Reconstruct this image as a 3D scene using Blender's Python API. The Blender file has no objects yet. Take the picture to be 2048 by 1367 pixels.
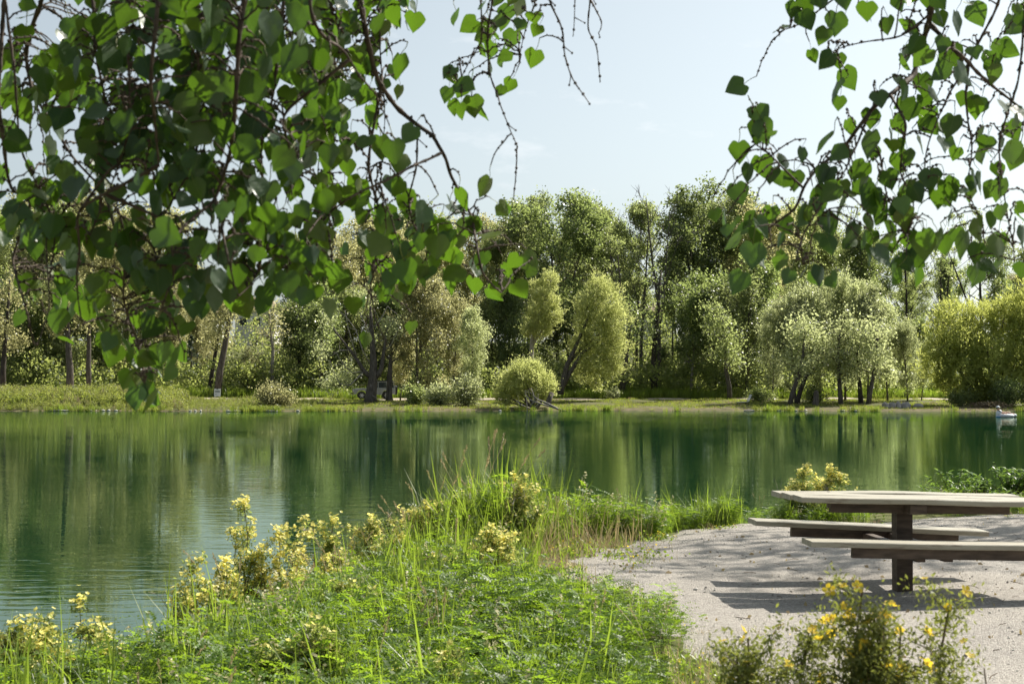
import bpy, bmesh, math, random
import numpy as np
from mathutils import Vector, Matrix, Euler

# ------------------------------------------------------------------ camera, sky, sun, exposure
FPX, CX, CY, HORIZON, EYE = 2950.0, 1024.0, 683.5, 757.0, 1.67
WATER = -1.08
PITCH = math.atan((HORIZON - CY) / FPX)
scene = bpy.context.scene
COL = scene.collection
cd = bpy.data.cameras.new('camera'); cam = bpy.data.objects.new('camera', cd); COL.objects.link(cam)
cam.location = (0, 0, EYE); cam.rotation_euler = (math.pi/2 + PITCH, 0, 0)
cd.sensor_width = 36.0; cd.lens = FPX/2048*36.0; cd.clip_end = 3000; cd.clip_start = 0.05
cd.dof.use_dof = True; cd.dof.focus_distance = 30.0; cd.dof.aperture_fstop = 8.5
scene.camera = cam
SUN = Vector((0.58, 0.53, 0.75)).normalized()
world = bpy.data.worlds.new('World'); scene.world = world; world.use_nodes = True
wn, wl = world.node_tree.nodes, world.node_tree.links
wn.clear()
sky = wn.new('ShaderNodeTexSky'); sky.sky_type = 'NISHITA'; sky.sun_disc = False
sky.sun_elevation = math.asin(SUN.z); sky.sun_rotation = math.atan2(SUN.x, SUN.y)
sky.air_density = 1.0; sky.dust_density = 5.0; sky.ozone_density = 1.0; sky.altitude = 1000
bg = wn.new('ShaderNodeBackground'); bg.inputs['Strength'].default_value = 0.072
wo = wn.new('ShaderNodeOutputWorld')
tcw = wn.new('ShaderNodeTexCoord'); mpw = wn.new('ShaderNodeMapping'); mpw.inputs['Scale'].default_value = (9, 9, 26)
nzw = wn.new('ShaderNodeTexNoise'); nzw.inputs['Scale'].default_value = 1.6; nzw.inputs['Detail'].default_value = 7; nzw.inputs['Roughness'].default_value = 0.6
rpw = wn.new('ShaderNodeValToRGB'); rpw.color_ramp.elements[0].position = 0.6; rpw.color_ramp.elements[1].position = 0.9
rpw.color_ramp.elements[0].color = (0, 0, 0, 1); rpw.color_ramp.elements[1].color = (0.5, 0.5, 0.5, 1)
mxw = wn.new('ShaderNodeMix'); mxw.data_type = 'RGBA'; mxw.inputs['B'].default_value = (9.5, 9.6, 9.8, 1)
wl.new(tcw.outputs['Generated'], mpw.inputs['Vector']); wl.new(mpw.outputs['Vector'], nzw.inputs['Vector'])
wl.new(nzw.outputs['Fac'], rpw.inputs['Fac']); wl.new(rpw.outputs['Color'], mxw.inputs['Factor'])
hsw = wn.new('ShaderNodeHueSaturation'); hsw.inputs['Saturation'].default_value = 0.4; hsw.inputs['Value'].default_value = 1.12
wl.new(sky.outputs['Color'], hsw.inputs['Color']); tnw = wn.new('ShaderNodeMix'); tnw.data_type = 'RGBA'; tnw.blend_type = 'MULTIPLY'; tnw.inputs['Factor'].default_value = 1.0; tnw.inputs['B'].default_value = (0.93, 1.0, 0.99, 1)
wl.new(hsw.outputs['Color'], tnw.inputs['A']); wl.new(tnw.outputs['Result'], mxw.inputs['A']); wl.new(mxw.outputs['Result'], bg.inputs['Color']); wl.new(bg.outputs[0], wo.inputs[0])
ld = bpy.data.lights.new('sun', 'SUN'); sun = bpy.data.objects.new('sun', ld); COL.objects.link(sun)
ld.energy = 5.0; ld.angle = math.radians(0.53); ld.color = (1.0, 0.94, 0.84)
sun.rotation_euler = (-SUN).to_track_quat('-Z', 'Y').to_euler(); sun.location = (30, 30, 60)
scene.view_settings.view_transform = 'Standard'; scene.view_settings.look = 'None'
scene.view_settings.exposure = 0.8; scene.view_settings.gamma = 1.0
scene.cycles.max_bounces = 10; scene.cycles.diffuse_bounces = 5; scene.cycles.glossy_bounces = 3
scene.cycles.transmission_bounces = 6; scene.cycles.transparent_max_bounces = 4
scene.cycles.use_denoising = True; scene.cycles.sample_clamp_indirect = 4.0
scene.cycles.caustics_reflective = False; scene.cycles.caustics_refractive = False

# ------------------------------------------------------------------ helpers
R = np.random.default_rng(11)
random.seed(5)
def ray(px, py):
    a, b = (px - CX)/FPX, (CY - py)/FPX
    return Vector((a, math.cos(PITCH) - b*math.sin(PITCH), math.sin(PITCH) + b*math.cos(PITCH)))
def P(px, py, d):                      # point on the pixel's ray at distance d in front
    r = ray(px, py); r = r*(d/r.y); return Vector((r.x, r.y, r.z + EYE))
def tag(o, label=None, cat=None, group=None, kind=None):
    if label: o['label'] = label
    if cat: o['category'] = cat
    if group: o['group'] = group
    if kind: o['kind'] = kind
    return o
def empty(name, loc, label=None, cat=None, group=None):
    o = bpy.data.objects.new(name, None); COL.objects.link(o); o.location = loc; o.empty_display_size = 0.2
    return tag(o, label, cat, group)
def link(name, me, parent=None, loc=None):
    o = bpy.data.objects.new(name, me); COL.objects.link(o)
    if parent is not None: o.parent = parent
    if loc is not None: o.location = loc
    return o
def copy_tree(o, parent=None):
    c = o.copy(); COL.objects.link(c); c.parent = parent
    for ch in o.children: copy_tree(ch, c)
    return c
def norm(a): return a/np.maximum(np.linalg.norm(a, axis=-1, keepdims=True), 1e-9)
def rnd_unit(n, r=R): return norm(r.normal(size=(n, 3)))
class MB:                              # collects vertices and faces of one mesh
    def __init__(s): s.v, s.f, s.m, s.n = [], [], [], 0
    def add(s, V, F, m=0):
        V = np.asarray(V, float); s.v.append(V)
        F = [tuple(int(i) + s.n for i in f) for f in F]; s.f += F; s.m += [m]*len(F); s.n += len(V); return s
    def tube(s, path, rad, sides=6, m=0, cap=True):
        path = np.asarray([tuple(p) for p in path], float); n = len(path)
        rad = np.broadcast_to(np.asarray(rad, float), (n,))
        t = norm(np.gradient(path, axis=0)); ref = np.array([0.31, 0.95, 0.05]) if abs(t[0][2]) > 0.6 else np.array([0.05, 0.1, 1.0])
        u = norm(np.cross(t, ref)); w = np.cross(t, u)
        a = np.arange(sides)*2*math.pi/sides
        V = (path[:, None] + rad[:, None, None]*(np.cos(a)[None, :, None]*u[:, None] + np.sin(a)[None, :, None]*w[:, None])).reshape(-1, 3)
        F = [(i*sides + j, i*sides + (j+1) % sides, (i+1)*sides + (j+1) % sides, (i+1)*sides + j) for i in range(n-1) for j in range(sides)]
        if cap: F += [tuple(range(sides))[::-1], tuple((n-1)*sides + j for j in range(sides))]
        return s.add(V, F, m)
    def box(s, c, size, m=0, mat=None, bev=0.0):
        x, y, z = [k/2 for k in size]
        V = np.array([(sx*x, sy*y, sz*z) for sz in (-1, 1) for sy in (-1, 1) for sx in (-1, 1)], float)
        F = [(0, 2, 3, 1), (4, 5, 7, 6), (0, 1, 5, 4), (2, 6, 7, 3), (0, 4, 6, 2), (1, 3, 7, 5)]
        if mat is not None: V = V @ np.array(mat.to_3x3()).T
        return s.add(V + np.array(c), F, m)
    def blob(s, c, r, m=0, seed=0, rough=0.2, sub=2):
        bm = bmesh.new(); bmesh.ops.create_icosphere(bm, subdivisions=sub, radius=1)
        V = np.array([v.co[:] for v in bm.verts]); F = [tuple(v.index for v in f.verts) for f in bm.faces]; bm.free()
        q = np.random.default_rng(seed); k = q.normal(size=(5, 3))*1.6; ph = q.uniform(0, 6, 5)
        V = V*(1 + rough*np.sin(V @ k.T + ph).mean(1, keepdims=True)*1.6)
        return s.add(V*np.array(r) + np.array(c), F, m)
    def mesh(s, name, mats, smooth=False):
        me = bpy.data.meshes.new(name)
        me.from_pydata(np.concatenate(s.v).tolist(), [], s.f)
        for k in (mats if isinstance(mats, (list, tuple)) else [mats]): me.materials.append(k)
        me.polygons.foreach_set('material_index', np.array(s.m, np.int32))
        if smooth: me.polygons.foreach_set('use_smooth', np.ones(len(s.f), bool))
        me.update(); return me
    def build(s, name, mats, parent=None, smooth=False, loc=None): return link(name, s.mesh(name, mats, smooth), parent, loc)
def quads(name, V, mats, midx=None):   # V (n,4,3): loose quads, fast
    n = len(V); me = bpy.data.meshes.new(name)
    me.vertices.add(n*4); me.loops.add(n*4); me.polygons.add(n)
    me.vertices.foreach_set('co', np.ascontiguousarray(V, np.float32).ravel())
    me.loops.foreach_set('vertex_index', np.arange(n*4, dtype=np.int32))
    me.polygons.foreach_set('loop_start', np.arange(0, n*4, 4, dtype=np.int32))
    for k in (mats if isinstance(mats, (list, tuple)) else [mats]): me.materials.append(k)
    if midx is not None: me.polygons.foreach_set('material_index', np.asarray(midx, np.int32))
    me.update(calc_edges=True); me.validate(); return me
def leafquads(Pt, a, b, r=R, axis=None, ab=0.0):
    n = len(Pt); u = rnd_unit(n, r)
    if axis is not None: u = norm(u*(1-ab) + np.asarray(axis)*ab)
    v = norm(np.cross(u, rnd_unit(n, r))); s = r.uniform(0.7, 1.3, (n, 1))
    k = np.cross(u, v)*0.18*s*b
    return np.stack([Pt - u*a*s, Pt + v*b*s + k, Pt + u*a*s, Pt - v*b*s + k], 1)

# ------------------------------------------------------------------ materials
def mat(name):
    m = bpy.data.materials.new(name); m.use_nodes = True; nt = m.node_tree
    return m, nt.nodes, nt.links, nt.nodes['Principled BSDF'], nt.nodes['Material Output']
def setp(p, **k):
    for a, b in k.items():
        p.inputs[a.replace('_', ' ')].default_value = (*b, 1) if isinstance(b, tuple) and len(b) == 3 else b
def surf(name, c1, c2, scale=4.0, rough=0.8, bump=0.3, bscale=None, detail=6, dist=0.02, metal=0.0, spec=0.3, stretch=None, coord='Object'):
    m, n, l, p, o = mat(name)
    tc = n.new('ShaderNodeTexCoord'); vec = tc.outputs[coord]
    if stretch:
        mp = n.new('ShaderNodeMapping'); mp.inputs['Scale'].default_value = stretch; l.new(vec, mp.inputs['Vector']); vec = mp.outputs['Vector']
    nz = n.new('ShaderNodeTexNoise'); nz.inputs['Scale'].default_value = scale; nz.inputs['Detail'].default_value = detail; l.new(vec, nz.inputs['Vector'])
    rp = n.new('ShaderNodeValToRGB'); rp.color_ramp.elements[0].position = 0.32; rp.color_ramp.elements[1].position = 0.68
    rp.color_ramp.elements[0].color = (*c1, 1); rp.color_ramp.elements[1].color = (*c2, 1)
    l.new(nz.outputs['Fac'], rp.inputs['Fac']); l.new(rp.outputs['Color'], p.inputs['Base Color'])
    setp(p, Roughness=rough, Metallic=metal, Specular_IOR_Level=spec)
    if bump:
        nb = n.new('ShaderNodeTexNoise'); nb.inputs['Scale'].default_value = bscale or scale*4; nb.inputs['Detail'].default_value = 5; l.new(vec, nb.inputs['Vector'])
        bp = n.new('ShaderNodeBump'); bp.inputs['Strength'].default_value = bump; bp.inputs['Distance'].default_value = dist
        l.new(nb.outputs['Fac'], bp.inputs['Height']); l.new(bp.outputs['Normal'], p.inputs['Normal'])
    return m
def foliage(name, cols, tcol, trans=0.4, rough=0.45, spec=0.4, objvar=0.25, back=None, veins=False):
    m, n, l, p, o = mat(name)
    ge = n.new('ShaderNodeNewGeometry'); oi = n.new('ShaderNodeObjectInfo')
    rp = n.new('ShaderNodeValToRGB'); k = len(cols)
    while len(rp.color_ramp.elements) < k: rp.color_ramp.elements.new(0.5)
    for i, c in enumerate(cols): rp.color_ramp.elements[i].position = i/(k-1); rp.color_ramp.elements[i].color = (*c, 1)
    l.new(ge.outputs['Random Per Island'] if not veins else oi.outputs['Random'], rp.inputs['Fac'])
    hs = n.new('ShaderNodeHueSaturation'); mr = n.new('ShaderNodeMapRange')
    mr.inputs['To Min'].default_value = 1 - objvar; mr.inputs['To Max'].default_value = 1 + objvar
    l.new(oi.outputs['Random'], mr.inputs['Value']); l.new(mr.outputs['Result'], hs.inputs['Value']); l.new(rp.outputs['Color'], hs.inputs['Color'])
    col = hs.outputs['Color']
    if veins:
        at = n.new('ShaderNodeUVMap'); sx = n.new('ShaderNodeSeparateXYZ'); l.new(at.outputs['UV'], sx.inputs['Vector'])
        ab = n.new('ShaderNodeMath'); ab.operation = 'ABSOLUTE'; l.new(sx.outputs['X'], ab.inputs[0])
        ml = n.new('ShaderNodeMath'); ml.operation = 'MULTIPLY_ADD'; l.new(ab.outputs[0], ml.inputs[0]); ml.inputs[1].default_value = -0.55; l.new(sx.outputs['Y'], ml.inputs[2])
        wv = n.new('ShaderNodeMath'); wv.operation = 'PINGPONG'; l.new(ml.outputs[0], wv.inputs[0]); wv.inputs[1].default_value = 0.075
        cp = n.new('ShaderNodeMath'); cp.operation = 'LESS_THAN'; l.new(wv.outputs[0], cp.inputs[0]); cp.inputs[1].default_value = 0.008
        mi = n.new('ShaderNodeMath'); mi.operation = 'LESS_THAN'; l.new(ab.outputs[0], mi.inputs[0]); mi.inputs[1].default_value = 0.045
        mx0 = n.new('ShaderNodeMath'); mx0.operation = 'MAXIMUM'; l.new(cp.outputs[0], mx0.inputs[0]); l.new(mi.outputs[0], mx0.inputs[1])
        fv = n.new('ShaderNodeMath'); fv.operation = 'MULTIPLY'; l.new(mx0.outputs[0], fv.inputs[0]); fv.inputs[1].default_value = 0.3
        mv = n.new('ShaderNodeMix'); mv.data_type = 'RGBA'; l.new(fv.outputs[0], mv.inputs['Factor']); l.new(col, mv.inputs['A']); mv.inputs['B'].default_value = (0.16, 0.2, 0.07, 1)
        col = mv.outputs['Result']
    if back:
        mb = n.new('ShaderNodeMix'); mb.data_type = 'RGBA'; l.new(ge.outputs['Backfacing'], mb.inputs['Factor']); l.new(col, mb.inputs['A']); mb.inputs['B'].default_value = (*back, 1)
        col = mb.outputs['Result']
    l.new(col, p.inputs['Base Color']); setp(p, Roughness=rough, Specular_IOR_Level=spec)
    tr = n.new('ShaderNodeBsdfTranslucent')
    h2 = n.new('ShaderNodeHueSaturation'); h2.inputs['Color'].default_value = (*tcol, 1); l.new(mr.outputs['Result'], h2.inputs['Value']); l.new(h2.outputs['Color'], tr.inputs['Color'])
    mx = n.new('ShaderNodeMixShader'); mx.inputs['Fac'].default_value = trans
    l.new(p.outputs[0], mx.inputs[1]); l.new(tr.outputs[0], mx.inputs[2]); l.new(mx.outputs[0], o.inputs['Surface'])
    return m
def plain(name, c, rough=0.5, metal=0.0, spec=0.4):
    return surf(name, tuple(k*0.9 for k in c), tuple(min(1, k*1.08) for k in c), 3.0, rough, 0.08, metal=metal, spec=spec)

M = {}
M['bark'] = surf('bark', (0.055, 0.045, 0.036), (0.15, 0.13, 0.11), 3.0, 0.9, 0.8, 8, dist=0.05, stretch=(3, 3, 0.7))
M['bark_dark'] = surf('bark_dark', (0.03, 0.025, 0.02), (0.085, 0.07, 0.058), 3.0, 0.9, 0.8, 8, dist=0.05, stretch=(3, 3, 0.7))
M['bark_pale'] = surf('bark_pale', (0.2, 0.18, 0.15), (0.36, 0.33, 0.29), 4.0, 0.85, 0.5, 9, dist=0.03, stretch=(3, 3, 0.8))
M['twig'] = surf('twig', (0.035, 0.024, 0.017), (0.11, 0.078, 0.055), 30, 0.8, 0.5, 120, dist=0.002)
M['twig_mid'] = surf('twig_mid', (0.09, 0.06, 0.035), (0.2, 0.15, 0.1), 20, 0.8, 0)
M['petiole'] = foliage('petiole', [(0.12, 0.15, 0.03), (0.2, 0.2, 0.05)], (0.3, 0.35, 0.06), 0.3)
M['leaf_poplar'] = foliage('leaf_poplar', [(0.02, 0.06, 0.028), (0.03, 0.075, 0.028), (0.045, 0.09, 0.026), (0.06, 0.1, 0.024), (0.1, 0.125, 0.02)], (0.09, 0.185, 0.01), 0.42, 0.38, 0.5, 0.3, back=(0.085, 0.13, 0.07), veins=True)
M['crown_poplar'] = foliage('crown_poplar', [(0.06, 0.085, 0.034), (0.12, 0.15, 0.062), (0.16, 0.185, 0.085), (0.27, 0.285, 0.16)], (0.45, 0.52, 0.18), 0.56, 0.36, 0.6, 0.2)
M['crown_dark'] = foliage('crown_dark', [(0.045, 0.075, 0.032), (0.08, 0.115, 0.048), (0.11, 0.14, 0.062), (0.2, 0.22, 0.11)], (0.35, 0.43, 0.13), 0.56, 0.36, 0.6, 0.2)
M['crown_olive'] = foliage('crown_olive', [(0.1, 0.12, 0.05), (0.18, 0.2, 0.085), (0.24, 0.25, 0.12), (0.34, 0.335, 0.19)], (0.57, 0.55, 0.25), 0.56, 0.36, 0.6, 0.2)
M['crown_silver'] = foliage('crown_silver', [(0.09, 0.12, 0.06), (0.19, 0.22, 0.13), (0.26, 0.285, 0.18), (0.42, 0.43, 0.31)], (0.6, 0.65, 0.3), 0.58, 0.36, 0.6, 0.2)
M['crown_willow'] = foliage('crown_willow', [(0.19, 0.225, 0.07), (0.27, 0.3, 0.115), (0.42, 0.43, 0.2)], (0.7, 0.74, 0.26), 0.5, 0.5, 0.3, 0.08)
M['crown_willow_green'] = foliage('crown_willow_green', [(0.14, 0.18, 0.05), (0.21, 0.245, 0.07), (0.34, 0.35, 0.13)], (0.66, 0.7, 0.18), 0.5, 0.5, 0.3, 0.12)
M['needle'] = foliage('needle', [(0.02, 0.045, 0.025), (0.04, 0.07, 0.04)], (0.05, 0.08, 0.03), 0.15, 0.6, 0.3)
M['understory'] = foliage('understory', [(0.055, 0.085, 0.034), (0.1, 0.135, 0.055), (0.2, 0.21, 0.1)], (0.42, 0.48, 0.13), 0.55, 0.5, 0.3)
M['shrub'] = foliage('shrub', [(0.06, 0.1, 0.03), (0.11, 0.15, 0.045), (0.2, 0.2, 0.08)], (0.26, 0.32, 0.06), 0.42, 0.45, 0.4)
M['vetch'] = foliage('vetch', [(0.05, 0.1, 0.014), (0.08, 0.145, 0.02), (0.13, 0.19, 0.03)], (0.31, 0.47, 0.03), 0.44, 0.45, 0.25, 0.4)
M['grass'] = foliage('grass', [(0.085, 0.13, 0.022), (0.12, 0.165, 0.03), (0.18, 0.21, 0.05)], (0.36, 0.5, 0.05), 0.45, 0.42, 0.4, 0.3)
M['grass_far'] = foliage('grass_far', [(0.081, 0.127, 0.023), (0.127, 0.172, 0.034), (0.196, 0.218, 0.057)], (0.408, 0.480, 0.072), 0.45, 0.5, 0.3, 0.3)
M['weed_far'] = foliage('weed_far', [(0.103, 0.144, 0.034), (0.161, 0.190, 0.052), (0.265, 0.253, 0.103)], (0.456, 0.504, 0.108), 0.45, 0.5, 0.3, 0.3)
M['weed_dry'] = foliage('weed_dry', [(0.2, 0.16, 0.1), (0.28, 0.22, 0.15), (0.33, 0.28, 0.2)], (0.35, 0.28, 0.16), 0.35, 0.7, 0.2, 0.25)
M['straw'] = foliage('straw', [(0.27, 0.2, 0.1), (0.38, 0.3, 0.16), (0.47, 0.4, 0.25)], (0.45, 0.36, 0.18), 0.35, 0.6, 0.3, 0.2)
M['cream'] = foliage('cream', [(0.5, 0.46, 0.25), (0.62, 0.58, 0.38)], (0.6, 0.55, 0.3), 0.35, 0.6, 0.3, 0.1)
M['potentilla'] = foliage('potentilla', [(0.085, 0.125, 0.035), (0.13, 0.17, 0.05), (0.2, 0.23, 0.09)], (0.4, 0.48, 0.11), 0.46, 0.5, 0.3, 0.12)
M['potentilla_dark'] = foliage('potentilla_dark', [(0.065, 0.09, 0.03), (0.1, 0.13, 0.042), (0.18, 0.18, 0.055)], (0.34, 0.38, 0.07), 0.44, 0.45, 0.35, 0.15)
M['petal'] = foliage('petal', [(0.76, 0.54, 0.03), (0.82, 0.62, 0.05), (0.86, 0.7, 0.12)], (0.9, 0.66, 0.05), 0.48, 0.5, 0.3, 0.05)
M['petal_pale'] = foliage('petal_pale', [(0.82, 0.72, 0.15), (0.86, 0.79, 0.26), (0.88, 0.84, 0.42)], (0.95, 0.87, 0.26), 0.5, 0.5, 0.3, 0.05)
M['dead_stem'] = surf('dead_stem', (0.24, 0.2, 0.17), (0.42, 0.37, 0.33), 20, 0.8, 0)
M['leafy'] = foliage('leafy', [(0.05, 0.11, 0.02), (0.08, 0.15, 0.025), (0.12, 0.19, 0.035)], (0.25, 0.4, 0.05), 0.42, 0.4, 0.4, 0.2)

# ground with soil and turf tones
def ground_mat():
    m, n, l, p, o = mat('ground')
    tc = n.new('ShaderNodeTexCoord')
    nz = n.new('ShaderNodeTexNoise'); nz.inputs['Scale'].default_value = 0.7; nz.inputs['Detail'].default_value = 9; l.new(tc.outputs['Object'], nz.inputs['Vector'])
    rp = n.new('ShaderNodeValToRGB'); rp.color_ramp.elements[0].position = 0.3; rp.color_ramp.elements[1].position = 0.7
    rp.color_ramp.elements[0].color = (0.06, 0.075, 0.022, 1); rp.color_ramp.elements[1].color = (0.13, 0.135, 0.045, 1); l.new(nz.outputs['Fac'], rp.inputs['Fac'])
    at = n.new('ShaderNodeAttribute'); at.attribute_name = 'soil'
    n2 = n.new('ShaderNodeTexNoise'); n2.inputs['Scale'].default_value = 2.5; n2.inputs['Detail'].default_value = 8; l.new(tc.outputs['Object'], n2.inputs['Vector'])
    r2 = n.new('ShaderNodeValToRGB'); r2.color_ramp.elements[0].color = (0.09, 0.065, 0.04, 1); r2.color_ramp.elements[1].color = (0.24, 0.18, 0.12, 1); l.new(n2.outputs['Fac'], r2.inputs['Fac'])
    ad = n.new('ShaderNodeMath'); ad.operation = 'MULTIPLY_ADD'; l.new(n2.outputs['Fac'], ad.inputs[0]); ad.inputs[1].default_value = 1.2; ad.inputs[2].default_value = -0.6
    a2 = n.new('ShaderNodeMath'); a2.operation = 'ADD'; a2.use_clamp = True; l.new(at.outputs['Fac'], a2.inputs[0]); l.new(ad.outputs[0], a2.inputs[1])
    mx = n.new('ShaderNodeMix'); mx.data_type = 'RGBA'; l.new(a2.outputs[0], mx.inputs['Factor']); l.new(rp.outputs['Color'], mx.inputs['A']); l.new(r2.outputs['Color'], mx.inputs['B'])
    l.new(mx.outputs['Result'], p.inputs['Base Color']); setp(p, Roughness=0.95, Specular_IOR_Level=0.15)
    bp = n.new('ShaderNodeBump'); bp.inputs['Strength'].default_value = 0.6; bp.inputs['Distance'].default_value = 0.05; l.new(n2.outputs['Fac'], bp.inputs['Height']); l.new(bp.outputs['Normal'], p.inputs['Normal'])
    return m
def gravel_mat():
    m, n, l, p, o = mat('gravel')
    tc = n.new('ShaderNodeTexCoord')
    vo = n.new('ShaderNodeTexVoronoi'); vo.inputs['Scale'].default_value = 68; l.new(tc.outputs['Object'], vo.inputs['Vector'])
    v2 = n.new('ShaderNodeTexVoronoi'); v2.inputs['Scale'].default_value = 95; l.new(tc.outputs['Object'], v2.inputs['Vector'])
    nz = n.new('ShaderNodeTexNoise'); nz.inputs['Scale'].default_value = 0.9; nz.inputs['Detail'].default_value = 8; l.new(tc.outputs['Object'], nz.inputs['Vector'])
    sp = n.new('ShaderNodeSeparateColor'); l.new(vo.outputs['Color'], sp.inputs[0])
    rp = n.new('ShaderNodeValToRGB'); e = rp.color_ramp.elements
    e[0].color = (0.15, 0.136, 0.122, 1); e[1].color = (0.56, 0.51, 0.45, 1); e[1].position = 1.0
    k = e.new(0.5); k.color = (0.34, 0.31, 0.275, 1); l.new(sp.outputs[0], rp.inputs['Fac'])
    r2 = n.new('ShaderNodeValToRGB'); r2.color_ramp.elements[0].position = 0.3; r2.color_ramp.elements[1].position = 0.7
    r2.color_ramp.elements[0].color = (0.325, 0.305, 0.275, 1); r2.color_ramp.elements[1].color = (0.465, 0.43, 0.375, 1); l.new(nz.outputs['Fac'], r2.inputs['Fac'])
    mx = n.new('ShaderNodeMix'); mx.data_type = 'RGBA'; mx.inputs['Factor'].default_value = 0.5; l.new(rp.outputs['Color'], mx.inputs['A']); l.new(r2.outputs['Color'], mx.inputs['B'])
    l.new(mx.outputs['Result'], p.inputs['Base Color']); setp(p, Roughness=0.9, Specular_IOR_Level=0.25)
    ad = n.new('ShaderNodeMath'); ad.operation = 'ADD'; l.new(vo.outputs['Distance'], ad.inputs[0]); l.new(v2.outputs['Distance'], ad.inputs[1])
    bp = n.new('ShaderNodeBump'); bp.invert = True; bp.inputs['Strength'].default_value = 0.85; bp.inputs['Distance'].default_value = 0.016; l.new(ad.outputs[0], bp.inputs['Height']); l.new(bp.outputs['Normal'], p.inputs['Normal'])
    return m
def water_mat():
    m, n, l, p, o = mat('water')
    tc = n.new('ShaderNodeTexCoord'); mp = n.new('ShaderNodeMapping'); mp.inputs['Scale'].default_value = (0.55, 1.5, 1); l.new(tc.outputs['Object'], mp.inputs['Vector'])
    a = n.new('ShaderNodeTexNoise'); a.inputs['Scale'].default_value = 1.9; a.inputs['Detail'].default_value = 3; a.inputs['Distortion'].default_value = 0.6; l.new(mp.outputs[0], a.inputs['Vector'])
    b = n.new('ShaderNodeTexNoise'); b.inputs['Scale'].default_value = 0.06; b.inputs['Detail'].default_value = 3; l.new(tc.outputs['Object'], b.inputs['Vector'])
    rb = n.new('ShaderNodeMapRange'); rb.inputs['From Min'].default_value = 0.35; rb.inputs['From Max'].default_value = 0.65; rb.inputs['To Min'].default_value = 0.2; rb.inputs['To Max'].default_value = 1.25; l.new(b.outputs['Fac'], rb.inputs['Value'])
    ht = n.new('ShaderNodeMath'); ht.operation = 'MULTIPLY'; l.new(a.outputs['Fac'], ht.inputs[0]); l.new(rb.outputs[0], ht.inputs[1])
    bp = n.new('ShaderNodeBump'); bp.inputs['Strength'].default_value = 1.0; bp.inputs['Distance'].default_value = 0.0085; l.new(ht.outputs[0], bp.inputs['Height'])
    df = n.new('ShaderNodeBsdfDiffuse'); df.inputs['Color'].default_value = (0.0045, 0.029, 0.0115, 1)
    gl = n.new('ShaderNodeBsdfGlossy'); gl.inputs['Roughness'].default_value = 0.012; gl.inputs['Color'].default_value = (0.86, 0.97, 0.83, 1); l.new(bp.outputs['Normal'], gl.inputs['Normal'])
    fr = n.new('ShaderNodeFresnel'); fr.inputs['IOR'].default_value = 1.5; l.new(bp.outputs['Normal'], fr.inputs['Normal'])
    ml = n.new('ShaderNodeMath'); ml.operation = 'MULTIPLY'; ml.inputs[1].default_value = 0.95; l.new(fr.outputs[0], ml.inputs[0])
    mn = n.new('ShaderNodeMath'); mn.operation = 'MINIMUM'; mn.inputs[1].default_value = 0.72; l.new(ml.outputs[0], mn.inputs[0]); ml = mn
    mx = n.new('ShaderNodeMixShader'); l.new(ml.outputs[0], mx.inputs['Fac']); l.new(df.outputs[0], mx.inputs[1]); l.new(gl.outputs[0], mx.inputs[2]); l.new(mx.outputs[0], o.inputs['Surface'])
    return m
def paint_mat():
    m = surf('paint_tan', (0.3, 0.275, 0.21), (0.41, 0.385, 0.31), 2.5, 0.55, 0.4, 50, dist=0.003, stretch=(0.5, 6, 6)); n, l = m.node_tree.nodes, m.node_tree.links; p = n['Principled BSDF']; src = p.inputs['Base Color'].links[0].from_socket
    tc = n.new('ShaderNodeTexCoord'); mp = n.new('ShaderNodeMapping'); mp.inputs['Scale'].default_value = (2.2, 16, 16); l.new(tc.outputs['Object'], mp.inputs['Vector'])
    nz = n.new('ShaderNodeTexNoise'); nz.inputs['Scale'].default_value = 1.6; nz.inputs['Detail'].default_value = 9; nz.inputs['Roughness'].default_value = 0.7; l.new(mp.outputs[0], nz.inputs['Vector'])
    rp = n.new('ShaderNodeValToRGB'); rp.color_ramp.elements[0].position = 0.53; rp.color_ramp.elements[1].position = 0.64; rp.color_ramp.elements[0].color = (0, 0, 0, 1); rp.color_ramp.elements[1].color = (0.8, 0.8, 0.8, 1); l.new(nz.outputs['Fac'], rp.inputs['Fac'])
    mx = n.new('ShaderNodeMix'); mx.data_type = 'RGBA'; l.new(rp.outputs['Color'], mx.inputs['Factor']); l.new(src, mx.inputs['A']); mx.inputs['B'].default_value = (0.19, 0.155, 0.115, 1); l.new(mx.outputs['Result'], p.inputs['Base Color']); return m
M['ground'], M['gravel'], M['water'] = ground_mat(), gravel_mat(), water_mat()
M['path'] = surf('path', (0.34, 0.29, 0.22), (0.48, 0.42, 0.33), 1.2, 0.95, 0.3, 12)
M['paint_tan'] = paint_mat()
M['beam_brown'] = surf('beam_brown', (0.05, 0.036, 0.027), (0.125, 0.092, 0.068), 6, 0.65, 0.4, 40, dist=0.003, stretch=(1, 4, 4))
M['rock'] = surf('rock', (0.24, 0.22, 0.2), (0.46, 0.43, 0.39), 2.0, 0.9, 0.6, 9, dist=0.05)
M['stone_pale'] = surf('stone_pale', (0.45, 0.42, 0.38), (0.68, 0.65, 0.6), 6.0, 0.9, 0.4, 20)
M['house_white'] = surf('house_white', (0.62, 0.6, 0.57), (0.72, 0.7, 0.66), 0.6, 0.8, 0.1)
M['house_grey'] = surf('house_grey', (0.3, 0.31, 0.33), (0.38, 0.39, 0.41), 0.6, 0.8, 0.1)
M['house_tan'] = surf('house_tan', (0.3, 0.22, 0.14), (0.42, 0.32, 0.2), 0.8, 0.8, 0.1)
M['roof_brown'] = surf('roof_brown', (0.2, 0.15, 0.11), (0.3, 0.23, 0.17), 2.0, 0.9, 0.4)
M['dark_wood'] = surf('dark_wood', (0.03, 0.025, 0.02), (0.06, 0.05, 0.04), 2.0, 0.9, 0.3)
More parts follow.
